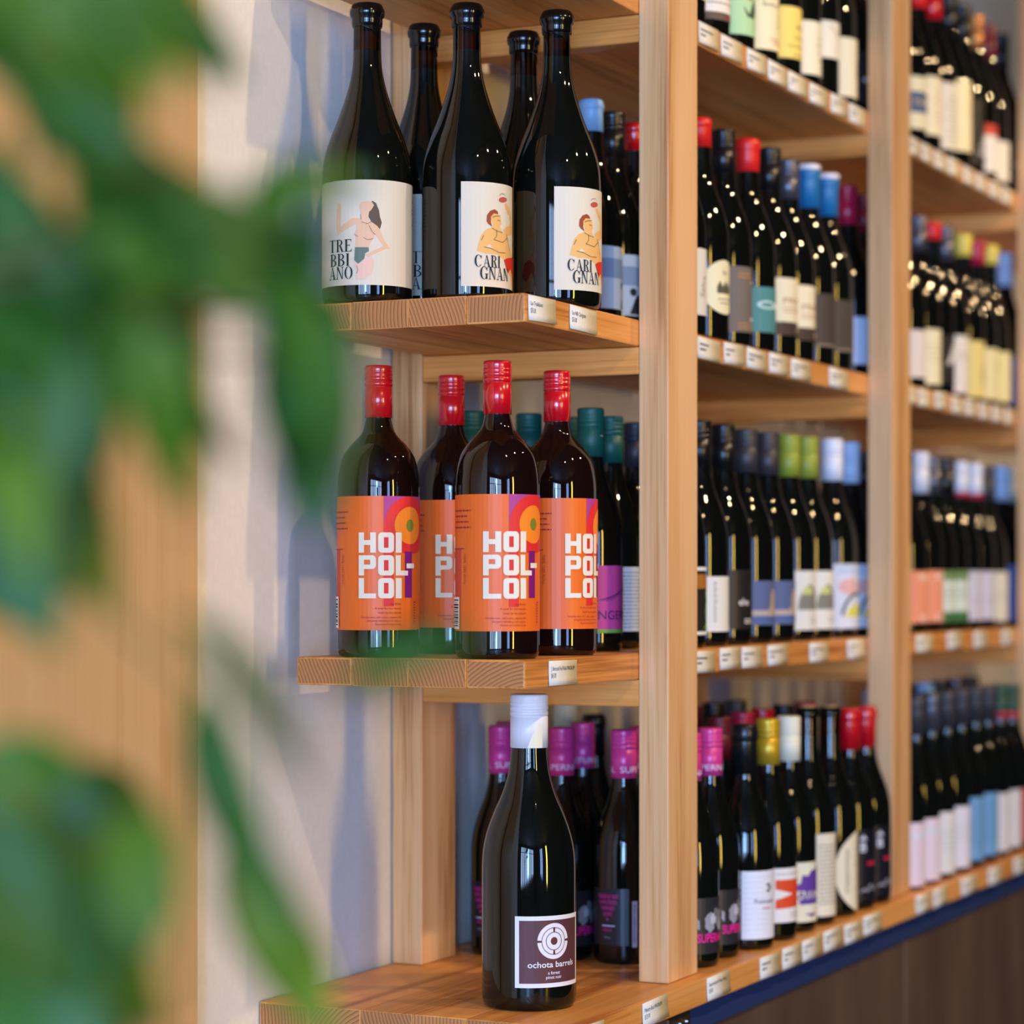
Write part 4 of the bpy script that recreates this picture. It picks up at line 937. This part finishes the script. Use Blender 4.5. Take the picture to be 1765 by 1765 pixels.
# first bay, top shelf
g = 'bottles in the first bay, top shelf'
for (x, H, cap, c, d, lab) in (
 (0.230, 0.29, 'screw', 'black', 'd0', 'top shelf bottle with lined cream label right behind the front post'),
 (0.315, 0.29, 'screw', 'red', 'd1', 'top shelf bottle with white label and brown band below'),
 (0.407, 0.29, 'screw', 'black', 'd2', 'top shelf bottle with pale green illustrated label'),
 (0.499, 0.29, 'screw', 'gold', 'd3', 'top shelf bottle with tall cream label between the green and the yellow ones'),
 (0.592, 0.29, 'screw', 'black', 'd4', 'top shelf bottle with yellow label'),
 (0.676, 0.29, 'screw', 'white', 'd5', 'top shelf bottle with off-white label right of the yellow one'),
 (0.756, 0.29, 'screw', 'black', 'd6', 'top shelf bottle with short white label set high'),
 (0.838, 0.29, 'screw', 'red', 'd7', 'top shelf bottle with rounded cream label set low, next to the middle upright'),
 (0.920, 0.29, 'screw', 'black', 'black', 'top shelf dark bottle against the middle upright')):
    row('row', x, 0.085, 'D', H, cap, c, 0.059, [d], -94, lab, g)
# second bay
g = 'bottles in the second bay, top shelf'
for (x, H, cap, c, d, lab) in (
 (1.100, 0.30, 'foil', 'red', 'e0', 'red-capped bottle right behind the middle upright, top shelf of second bay'),
 (1.190, 0.30, 'foil', 'copper', 'e0', 'bottle with blue band on cream label, top shelf of second bay'),
 (1.272, 0.30, 'screw', 'redwax', 'e1', 'orange-red capped bottle with cream label, top shelf of second bay'),
 (1.360, 0.30, 'screw', 'red', 'e2', 'bright red capped bottle with tall greyish label, top shelf of second bay'),
 (1.455, 0.30, 'screw', 'black', 'e3', 'black-capped bottle with very tall cream label, top shelf of second bay'),
 (1.538, 0.30, 'screw', 'black', 'e4', 'black bottle with white upright script, top shelf of second bay'),
 (1.622, 0.30, 'screw', 'copper', 'e5', 'bottle with red band above a white label, top shelf of second bay'),
 (1.704, 0.30, 'screw', 'darkred', 'e6', 'bottle with short white label next to the far upright, top shelf'),
 (1.792, 0.30, 'screw', 'black', 'black', 'dark bottle behind the far upright, top shelf')):
    row('row', x, 0.085, 'D', H, cap, c, 0.059, [d], -92, lab, g)
g = 'bottles in the second bay, upper shelf'
for (x, H, cap, c, ln, d, lab) in (
 (1.190, 0.289, 'screw', 'silver', 0.058, 'f0', 'bottle with white label right behind the middle upright, upper shelf of second bay'),
 (1.276, 0.290, 'screw', 'silver', 0.058, 'f1', 'silver-capped bottle with cream label, upper shelf of second bay'),
 (1.355, 0.290, 'wax', 'redwax', 0.030, 'f2', 'red wax-topped bottle with white crown shape on black, second bay'),
 (1.436, 0.294, 'screw', 'silver', 0.058, 'f3', 'silver-capped bottle with white label, right of the red wax top, second bay'),
 (1.542, 0.293, 'wax', 'yellow', 0.038, 'f4', 'yellow-topped bottle with deep yellow label, left of the two yellow tops'),
 (1.631, 0.293, 'wax', 'crimson', 0.042, 'f5', 'crimson-topped bottle between the two yellow tops'),
 (1.716, 0.295, 'wax', 'yellow', 0.034, 'f6', 'yellow-topped bottle with pale yellow label, right of the two yellow tops'),
 (1.820, 0.293, 'screw', 'paleblue', 0.060, 'f7', 'pale blue capped bottle with blue label at the far upright')):
    row('row', x, 0.085, 'C', H, cap, c, ln, [d], -92, lab, g)
g = 'bottles in the second bay, middle shelf'
for (x, H, cap, c, ln, d, lab, cp) in (
 (1.200, 0.290, 'screw', 'black', 0.059, 'g0', 'bottle with coral label right behind the middle upright', None),
 (1.285, 0.294, 'screw', 'white', 0.066, 'g0', 'white-capped bottle with coral label, middle shelf of second bay', None),
 (1.362, 0.290, 'screw', 'silver', 0.062, 'g2', 'silver-capped bottle with green and white label, left of the pair', None),
 (1.440, 0.291, 'screw', 'black', 0.062, 'g2', 'dark-capped bottle with green and white label, right of the pair', None),
 (1.523, 0.289, 'screw', 'white', 0.058, 'g4', 'white cap with red base ring and lilac label, left of the pair', 'redbase'),
 (1.616, 0.289, 'screw', 'white', 0.058, 'g4', 'white cap with red base ring and lilac label, right of the pair', 'redbase'),
 (1.700, 0.288, 'screw', 'grey', 0.060, 'g6', 'grey-capped bottle with cream label, middle shelf of second bay', None),
 (1.796, 0.292, 'screw', 'paleblue', 0.062, 'g7', 'sky blue capped bottle at the far upright, middle shelf', None),
 (1.878, 0.289, 'screw', 'cream', 0.060, 'g7', 'cream-capped bottle behind the far upright, middle shelf', None)):
    row('row', x, 0.085, 'B', H, cap, c, ln, [d], -92, lab, g, cp)
g = 'bottles in the second bay, bottom shelf'
for (x, H, cap, c, ln, d, lab, cp) in (
 (1.000, 0.288, 'foil', 'grey', 0.060, 'h0', 'dark-topped bottle right behind the middle upright, bottom shelf of second bay', None),
 (1.083, 0.288, 'foil', 'grey', 0.060, 'h0', 'dark-topped bottle with pinkish white label, bottom shelf of second bay', None),
 (1.166, 0.290, 'foil', 'silver', 0.060, 'h1', 'dark-topped bottle with speckled white label, bottom shelf of second bay', None),
 (1.254, 0.290, 'foil', 'grey', 0.060, 'h2', 'dark-topped bottle with lilac-white label next to the sky blue labels', None),
 (1.338, 0.290, 'foil', 'grey', 0.060, 'h3', 'dark-topped bottle with sky blue label, left of the pair', None),
 (1.424, 0.291, 'foil', 'grey', 0.060, 'h3', 'dark-topped bottle with sky blue label, right of the pair', None),
 (1.503, 0.289, 'foil', 'grey', 0.060, 'h5', 'dark-topped bottle with white label and grey figure, left of the pair', None),
 (1.582, 0.289, 'screw', 'green', 0.056, 'h5', 'green-capped bottle with white label and grey figure, right of the pair', 'redring'),
 (1.662, 0.285, 'screw', 'green', 0.056, 'h7', 'green-capped bottle with red label at the right edge of the picture', 'redring')):
    row('row', x, 0.030, 'A', H, cap, c, ln, [d], -92, lab, g, cp)
# second rows: dark bottles that fill the shelves behind the front ones
def back_row(shelf, xs, y, caps, label, group, H=0.288):
    for i, x in enumerate(xs):
        c = caps[i % len(caps)]
        bottle('wine_bottle', 'row', x, y, shelf, H + 0.002 * ((i * 7) % 3 - 1), c[0], c[1], 0.058, [], -90, label % ORD[i], group)
rng = lambda a, b, n: [a + (b - a) * i / (n - 1) for i in range(n)]
K = [('screw', 'black'), ('foil', 'black'), ('screw', 'grey')]
back_row('B', rng(0.365, 0.83, 6), 0.165, K, 'dark bottle, %s from the left in the second row, middle shelf, first bay', 'second row, middle shelf, first bay')
back_row('C', rng(0.390, 0.83, 6), 0.165, K, 'dark bottle, %s from the left in the second row, upper shelf, first bay', 'second row, upper shelf, first bay')
back_row('C', rng(1.24, 1.70, 6), 0.165, K, 'dark bottle, %s from the left in the second row, upper shelf, second bay', 'second row, upper shelf, second bay')
back_row('B', rng(1.24, 1.72, 6), 0.165, K, 'dark bottle, %s from the left in the second row, middle shelf, second bay', 'second row, middle shelf, second bay')
back_row('D', rng(1.24, 1.72, 6), 0.165, [('screw', 'black'), ('foil', 'black')], 'dark bottle, %s from the left in the second row, top shelf, second bay', 'second row, top shelf, second bay', 0.296)
g = 'second row, bottom shelf, first bay'
for x, y, H, cap, c, cp, lab in (
 (0.312, 0.112, 0.300, 'screw', 'gold', None, 'olive gold capped bottle behind the second pink cap, bottom shelf'),
 (0.386, 0.166, 0.312, 'screw', 'paleblue', 'whiteblue', 'pale blue and cream capped bottle in the second row behind the pink and black tops'),
 (0.447, 0.110, 0.286, 'screw', 'darkred', None, 'dark red capped bottle in the second row behind the gold cap'),
 (0.534, 0.110, 0.288, 'screw', 'crimson', None, 'crimson-capped bottle in the second row behind the cream cap'),
 (0.618, 0.112, 0.289, 'screw', 'red', None, 'red-capped bottle in the second row between the two uncapped bottles'),
 (0.706, 0.112, 0.290, 'screw', 'black', None, 'black-capped bottle in the second row behind the half-round label'),
 (0.800, 0.112, 0.290, 'screw', 'crimson', None, 'crimson-capped bottle in the second row behind the red caps'),
 (0.470, 0.196, 0.292, 'screw', 'crimson', None, 'crimson-capped bottle in the third row, bottom shelf of first bay'),
 (0.560, 0.196, 0.292, 'screw', 'darkred', None, 'dark red capped bottle in the third row, bottom shelf of first bay'),
 (0.645, 0.196, 0.294, 'screw', 'black', None, 'black-capped bottle in the third row, left of two, bottom shelf of first bay'),
 (0.735, 0.196, 0.294, 'screw', 'grey', None, 'grey-capped bottle in the third row, right of two, bottom shelf of first bay')):
    row('row', x, y, 'A', H, cap, c, 0.058, [], -90, lab, g, cp)
g = 'second row, bottom shelf, second bay'
for i, x in enumerate(rng(1.13, 1.70, 7)):
    c = ('paleblue', 'black', 'black', 'lightblue', 'black', 'silver', 'black')[i]
    row('row', x, 0.115, 'A', 0.296, 'screw', c, 0.058, [], -90, '%s-capped bottle, %s from left in second row, bottom shelf, second bay' % ({'paleblue': 'pale blue', 'lightblue': 'light blue'}.get(c, c), ORD[i]), g)

# ------------------------------------------------------------------ price tags on the shelf edges
TAGM = noisy_mat('tag_card', srgb(226, 219, 204), srgb(232, 226, 212), 200, 0.6, 0.03)
TINK = ink(84, 80, 76)
def edge_x(u, y):
    k = (u - 882.5) / F_PX; dy = y - CY
    return CX + dy * (DX + k * DY) / (DY - k * DX)
def flat_mesh(A, name):
    bm = bmesh.new()
    for n, m, T in A.L:
        for t in T: bm.faces.new([bm.verts.new((x, -0.0012, y)) for x, y in t])
    me = bm_mesh(name, bm); me.materials.append(TINK); return me
SHELFN = {'A': 'bottom shelf edge', 'B': 'middle shelf edge', 'C': 'upper shelf edge', 'D': 'top shelf edge'}
_tagtxt = {}
def price_tag(shelf, u0, u1, label, lines=None, group=None, seed=0):
    y = (-0.0202 if shelf == 'A' else 0.0376) - 0.0003
    x0, x1 = edge_x(u0, y), edge_x(u1, y); w, h = x1 - x0, 0.0268
    rg = random.Random(seed)
    bm = bmesh.new(); cols = []
    for i in range(5):                       # card with a slight curl of its lower edge
        t = i / 4; cols.append([bm.verts.new((x * w, -0.0008 - 0.0022 * rg.uniform(0.5, 1.0) * (1 - t) ** 3 * (1 if x else 0.4), t * h)) for x in (0.0, 0.5, 1.0)])
    for a, b in zip(cols, cols[1:]):
        for j in range(2): bm.faces.new([a[j], a[j + 1], b[j + 1], b[j]])
    ex = bmesh.ops.extrude_face_region(bm, geom=list(bm.faces))
    for v in ex['geom']:
        if isinstance(v, bmesh.types.BMVert): v.co.y += 0.0005
    bmesh.ops.recalc_face_normals(bm, faces=list(bm.faces))
    z0 = ZS[shelf] - TH + 0.0015 + rg.uniform(0, 0.0016)
    o = obj('price_tag', bm_mesh('price_tag', bm, True), TAGM, None, (x0, y, z0), (0, math.radians(rg.uniform(-1.5, 1.5)), 0))
    tag(o, label, 'price tag', group)
    A = Art()
    if lines:
        A.text('lettering', TINK, lines[0], w * 0.07, h * 0.60, h * 0.17, wide=w * min(0.84, 0.034 * len(lines[0])))
        A.text('lettering', TINK, lines[1], w * 0.07, h * 0.30, h * 0.20, xs=0.62)
        A.rect('lettering', TINK, w * 0.07, h * 0.13, w * 0.18, h * 0.155)
    else:
        A.lines('lettering', TINK, w * 0.1, w * 0.78, h * 0.62, 0.01, 1, h * 0.085, rg)
        A.lines('lettering', TINK, w * 0.1, w * 0.4, h * 0.38, 0.01, 1, h * 0.10, rg)
    obj('lettering', flat_mesh(A, 'lettering'), TINK, o)
price_tag('C', 910, 957, 'price tag at the shelf corner below the CARIGNAN magnum, left of two', ('Lio Trebbiano', '$76.00'), 'price tags on the open shelf ends', 1)
price_tag('C', 981, 1027, 'price tag reading $76.00 right of the shelf corner below the CARIGNAN magnum', ('Lio NB Carignan', '$76.00'), 'price tags on the open shelf ends', 2)
price_tag('B', 945, 993, 'price tag reading MAGNUM $65.00 below the orange-labelled magnums', ('J. Bertrand Hoi Polloi MAGNUM', '$65.00'), 'price tags on the open shelf ends', 3)
price_tag('A', 1003, 1040, 'price tag at the bottom edge of the picture below the white-capped magnum', ('Ochota Barrels', '$120.00'), 'price tags on the open shelf ends', 4)
price_tag('A', 1107, 1150, 'price tag reading $125.00 on the bottom shelf at the foot of the front post', ('Ministry Braz MAGNUM', '$125.00'), 'price tags on the open shelf ends', 5)
price_tag('A', 1218, 1257, 'price tag reading $34.00 on the bottom shelf below the pink-lettered bottles', ('Supernatural Pinot Noir', '$34.00'), 'price tags on the open shelf ends', 6)
TAGS = {
 ('D', 1): [(1203.5, 1237), (1242, 1278), (1286.6, 1319.6), (1323, 1355), (1358, 1390), (1394.6, 1425), (1431.5, 1459), (1463, 1491)],
 ('C', 1): [(1201, 1240), (1247, 1282), (1286, 1320), (1325, 1358), (1363, 1396), (1428.6, 1460)],
 ('B', 1): [(1195, 1231), (1240, 1275), (1277.6, 1312.5), (1322.5, 1357), (1394.6, 1426.6), (1460, 1490.5)],
 ('A', 1): [(1309, 1343), (1347.7, 1380), (1382, 1415), (1419, 1451), (1455, 1484.5), (1487.5, 1519)],
 ('D', 2): [(1566, 1585), (1588, 1606), (1610, 1630), (1633, 1653), (1660, 1678), (1683, 1700), (1705, 1722), (1726, 1744)],
 ('C', 2): [(1563, 1578), (1582, 1603), (1611, 1632), (1639.5, 1659), (1663, 1682.6), (1687, 1705), (1710, 1727), (1731, 1746)],
 ('B', 2): [(1578.5, 1607), (1632, 1657), (1678, 1701), (1726, 1746)],
 ('A', 2): [(1578, 1603), (1608.6, 1631), (1656.6, 1683), (1703, 1727), (1747, 1769)],
}
for (s, b), L in TAGS.items():
    bn = ('', 'first bay', 'second bay')[b]
    for i, (a, e) in enumerate(L):
        price_tag(s, a, e, 'white price tag, %s from the left on the %s of the %s' % (ORD[i], SHELFN[s], bn), None, 'price tags, %s, %s' % (SHELFN[s], bn), hash((s, b, i)) % 1000 if False else ord(s) * 100 + b * 10 + i)

# ------------------------------------------------------------------ track lamp heads on the ceiling
LB = mat('lamp_black', srgb(24, 24, 25), 0.4)
tr = box('lighting_track', -2.2, 3.6, -1.37, -1.33, 2.915, 2.949, LB); tag(tr, 'black ceiling lighting track running above the aisle', 'lighting track')
for i, (lx, e) in enumerate(LAMPS):
    r = empty('track_lamp', (lx, -1.35, 2.915)); tag(r, '%s black spotlight from the shopfront on the ceiling track' % ORD[i], 'lamp', 'track lamps')  # first head goes with the lamp added for the plant
    obj('stem', lathe('stem', [(0, -0.06), (0.008, -0.06), (0.008, 0), (0, 0)], 12, LB), None, r)
    d = (Vector((lx + 0.1, 0.15, 1.25)) - Vector((lx, -1.35, 2.72))).normalized()
    sh = obj('lamp_shade', lathe('lamp_shade', [(0.0, 0.16), (0.035, 0.16), (0.05, 0.14), (0.052, 0.03), (0.049, 0.03), (0.046, 0.13), (0.0, 0.135)], 20, LB), None, r)
    sh.rotation_euler = (-d).to_track_quat('Z', 'Y').to_euler(); sh.location = (0, 0, -0.195)

# ------------------------------------------------------------------ plant in the foreground
def leaf_mat(name, c1, c2):
    m = bpy.data.materials.new(name); m.use_nodes = True
    nt = m.node_tree; N = nt.nodes; Lk = nt.links; b = N['Principled BSDF']
    oi = N.new('ShaderNodeObjectInfo'); mx = N.new('ShaderNodeMix'); mx.data_type = 'RGBA'
    mx.inputs[6].default_value = c1; mx.inputs[7].default_value = c2
    tc = N.new('ShaderNodeTexCoord'); n = N.new('ShaderNodeTexNoise'); n.inputs['Scale'].default_value = 25
    Lk.new(tc.outputs['Object'], n.inputs['Vector'])
    ad = N.new('ShaderNodeMath'); ad.operation = 'MULTIPLY_ADD'; ad.inputs[1].default_value = 0.4; ad.use_clamp = True
    sb = N.new('ShaderNodeMath'); sb.operation = 'SUBTRACT'; sb.inputs[1].default_value = 0.2
    Lk.new(oi.outputs['Random'], sb.inputs[0]); Lk.new(n.outputs['Fac'], ad.inputs[0]); Lk.new(sb.outputs[0], ad.inputs[2])
    Lk.new(ad.outputs[0], mx.inputs[0]); Lk.new(mx.outputs[2], b.inputs['Base Color'])
    b.inputs['Roughness'].default_value = 0.5
    tr_ = N.new('ShaderNodeBsdfTranslucent'); Lk.new(mx.outputs[2], tr_.inputs[0])
    ms = N.new('ShaderNodeMixShader'); ms.inputs[0].default_value = 0.3
    Lk.new(b.outputs[0], ms.inputs[1]); Lk.new(tr_.outputs[0], ms.inputs[2]); Lk.new(ms.outputs[0], N['Material Output'].inputs[0])
    return m
LEAFD = leaf_mat('leaf_dark', srgb(34, 84, 16), srgb(68, 116, 24))
LEAFL = leaf_mat('leaf_light', srgb(80, 112, 12), srgb(112, 136, 20))
def leaf_mesh(bend, fold):
    bm = bmesh.new(); rows = []
    n = 9
    for i in range(n + 1):
        t = i / n; wd = math.sin(PI * min(1, t ** 0.8)) ** 0.85 * (1 - 0.25 * t) if 0 < t < 1 else 0.0
        z = -bend * t * t
        if wd < 1e-4: rows.append([bm.verts.new((t, 0, z))])
        else: rows.append([bm.verts.new((t, s * wd * 0.5, z + fold * abs(s) * wd * 0.5)) for s in (-1, -0.5, 0, 0.5, 1)])
    for a, b in zip(rows, rows[1:]):
        if len(a) == 1: [bm.faces.new([a[0], b[j + 1], b[j]]) for j in range(4)]
        elif len(b) == 1: [bm.faces.new([a[j], a[j + 1], b[0]]) for j in range(4)]
        else: [bm.faces.new([a[j], a[j + 1], b[j + 1], b[j]]) for j in range(4)]
    bmesh.ops.recalc_face_normals(bm, faces=list(bm.faces))
    ex = bmesh.ops.solidify(bm, geom=list(bm.faces), thickness=0.004)
    me = bm_mesh('leaf', bm, True); return me
LM = {}
for key, m in (('d', LEAFD), ('l', LEAFL)):
    for q in range(3):
        me = leaf_mesh(0.12 + 0.12 * q, 0.25); me.materials.append(m); LM[(key, q)] = me
pot_c = ground(-400, 1000, 0.97); pot_c.z = 0
plant = empty('potted_plant', pot_c)
tag(plant, 'leafy green potted plant, out of focus in the left foreground', 'plant')
obj('pot', lathe('pot', [(0, 0), (0.11, 0), (0.12, 0.01), (0.15, 0.30), (0.155, 0.31), (0.14, 0.31), (0.135, 0.27), (0, 0.27)], 32, mat('terracotta', srgb(150, 96, 70), 0.8)), None, plant)
def tube(name, pts, r0, r1, m, parent, n=7):
    bm = bmesh.new(); rings = []
    for i, p in enumerate(pts):
        d = (pts[min(i + 1, len(pts) - 1)] - pts[max(i - 1, 0)]).normalized()
        a = d.orthogonal().normalized(); b = d.cross(a); r = r0 + (r1 - r0) * i / (len(pts) - 1)
        rings.append([bm.verts.new(p + (a * math.cos(2 * PI * k / n) + b * math.sin(2 * PI * k / n)) * r) for k in range(n)])
    # align rings
    for i in range(1, len(rings)):
        best = min(range(n), key=lambda o: (rings[i][o].co - rings[i - 1][0].co).length); rings[i] = rings[i][best:] + rings[i][:best]
    for a, b in zip(rings, rings[1:]):
        for k in range(n): bm.faces.new([a[k], a[(k + 1) % n], b[(k + 1) % n], b[k]])
    bmesh.ops.recalc_face_normals(bm, faces=list(bm.faces))
    return obj(name, bm_mesh(name, bm, True), m, parent)
STEM = mat('stem_green', srgb(92, 96, 44), 0.6)
trunk = [Vector((0, 0, 0.26)), Vector((0.01, 0, 0.6)), Vector((-0.01, 0.01, 1.0)), Vector((0.0, 0, 1.3)), Vector((0.015, -0.01, 1.62))]
tube('stem', trunk, 0.012, 0.006, STEM, plant)
trunk_w = [p + pot_c for p in trunk]
# leaves: (u, v of leaf base, u, v of tip, width px, distance, tone)
LEAVES = [
 (-80, -90, 280, 60, 260, 'd'), (60, -90, 360, 70, 220, 'd'), (180, -40, 430, 140, 120, 'd'), (-90, 20, 190, 130, 230, 'l'), (-80, 60, 240, 190, 170, 'd'), (-60, -20, 120, 60, 160, 'l'),
 (60, 110, 190, 330, 150, 'd'), (-70, 250, 60, 300, 70, 'd'), (100, 250, 400, 360, 150, 'd'), (30, 130, 170, 250, 110, 'd'),
 (110, 260, 240, 620, 240, 'd'), (150, 320, 470, 480, 230, 'd'), (280, 370, 510, 400, 140, 'd'), (430, 370, 655, 262, 120, 'd'), (545, 500, 585, 650, 110, 'd'), (530, 520, 600, 760, 130, 'd'), (485, 400, 530, 600, 120, 'd'), (565, 620, 590, 850, 100, 'd'), (450, 500, 520, 700, 120, 'd'), (540, 700, 570, 900, 100, 'l'), (290, 430, 500, 500, 150, 'd'), (150, 400, 380, 500, 150, 'd'),
 (470, 270, 520, 640, 130, 'd'), (480, 470, 560, 660, 110, 'd'), (500, 540, 540, 920, 140, 'd'), (540, 580, 570, 860, 110, 'd'), (520, 640, 590, 800, 90, 'l'),
 (280, 470, 320, 780, 130, 'd'), (270, 560, 310, 900, 140, 'l'), (330, 620, 375, 840, 100, 'l'), (130, 380, 180, 720, 210, 'd'), (180, 440, 240, 690, 130, 'd'),
 (-80, 410, 140, 620, 260, 'd'), (-70, 540, 190, 740, 260, 'd'), (10, 580, 120, 900, 240, 'd'), (-80, 680, 100, 980, 250, 'd'), (0, 740, 85, 1130, 200, 'd'), (70, 760, 180, 1010, 160, 'l'), (-90, 860, 40, 1080, 200, 'd'), (-40, 640, 80, 810, 120, 'l'), (-90, 300, 30, 480, 110, 'd'),
 (300, 1050, 600, 1370, 80, 'd'), (350, 1190, 480, 1620, 125, 'd'), (400, 1420, 560, 1830, 150, 'l'), (330, 1180, 430, 1420, 70, 'd'), (470, 1560, 570, 1790, 110, 'l'),
 (-60, 1290, 230, 1470, 210, 'd'), (20, 1300, 260, 1650, 230, 'd'), (110, 1320, 300, 1560, 180, 'd'), (-80, 1420, 150, 1720, 280, 'd'), (40, 1470, 260, 1850, 220, 'd'), (130, 1480, 280, 1820, 140, 'l'), (-60, 1600, 190, 1880, 280, 'd'), (60, 1500, 170, 1780, 140, 'd'), (-70, 1310, 80, 1440, 120, 'l'),
 (600, 1190, 790, 1070, 95, 'd'),
]
rg = random.Random(5)
for (cx, cy, rx, ry, n, pl, t0, t1, l0, l1, w0, w1) in (
    (110, 20, 190, 70, 7, 0.3, 15, 70, 120, 160, 120, 170), (50, 640, 110, 260, 11, 0.25, 45, 120, 120, 160, 120, 180), (290, 445, 140, 55, 7, 0.1, 10, 60, 80, 110, 90, 130), (515, 600, 22, 200, 6, 0.2, 75, 105, 90, 120, 80, 110),
    (310, 720, 25, 90, 3, 0.8, 75, 105, 90, 110, 80, 110), (120, 1570, 130, 200, 11, 0.25, 40, 110, 110, 160, 120, 180), (80, 110, 100, 80, 4, 0.6, 20, 90, 100, 140, 100, 140)):
    for _ in range(n):
        a = rg.uniform(0, 2 * PI); q = math.sqrt(rg.random()); u, v = cx + rx * q * math.cos(a), cy + ry * q * math.sin(a)
        t = math.radians(rg.uniform(t0, t1)); l = rg.uniform(l0, l1)
        LEAVES.append((u - l * math.cos(t), v - l * math.sin(t), u + l * math.cos(t), v + l * math.sin(t), rg.uniform(w0, w1), 'l' if rg.random() < pl else 'd'))
rl = random.Random(11)
vdir = Vector((DX, DY, 0)); 
for i, (u0, v0, u1, v1, wpx, tone) in enumerate(LEAVES):
    D = 0.93 + 0.07 * math.sin(i * 2.4)
    a = ground(u0, v0, D + rl.uniform(-.03, .03)); b = ground(u1, v1, D - rl.uniform(-.02, .05))
    ax = (b - a); L = ax.length; ax.normalize()
    wid = wpx / F_PX * D
    nrm = (-vdir + Vector((rl.uniform(-.5, .5), rl.uniform(-.5, .5), rl.uniform(0.1, .8)))); nrm = (nrm - ax * nrm.dot(ax)).normalized()
    side = nrm.cross(ax)
    o = obj('leaf', LM[(tone, i % 3)], None, plant)
    M = Matrix(((ax.x * L, side.x * wid, nrm.x * L, 0), (ax.y * L, side.y * wid, nrm.y * L, 0), (ax.z * L, side.z * wid, nrm.z * L, 0), (0, 0, 0, 1)))
    o.matrix_local = Matrix.Translation(a - pot_c) @ M
    # petiole back to the stem
    tz = min(max(a.z - 0.10, 0.4), 1.6); base = min(trunk_w, key=lambda p: abs(p.z - tz)).copy()
    mid = (a + base) / 2 + Vector((0, 0, 0.05))
    if u0 > -200 and i % 4 == 0:
        tube('petiole', [base - pot_c, mid - pot_c, a - pot_c], 0.0028, 0.0014, STEM, plant, 5)
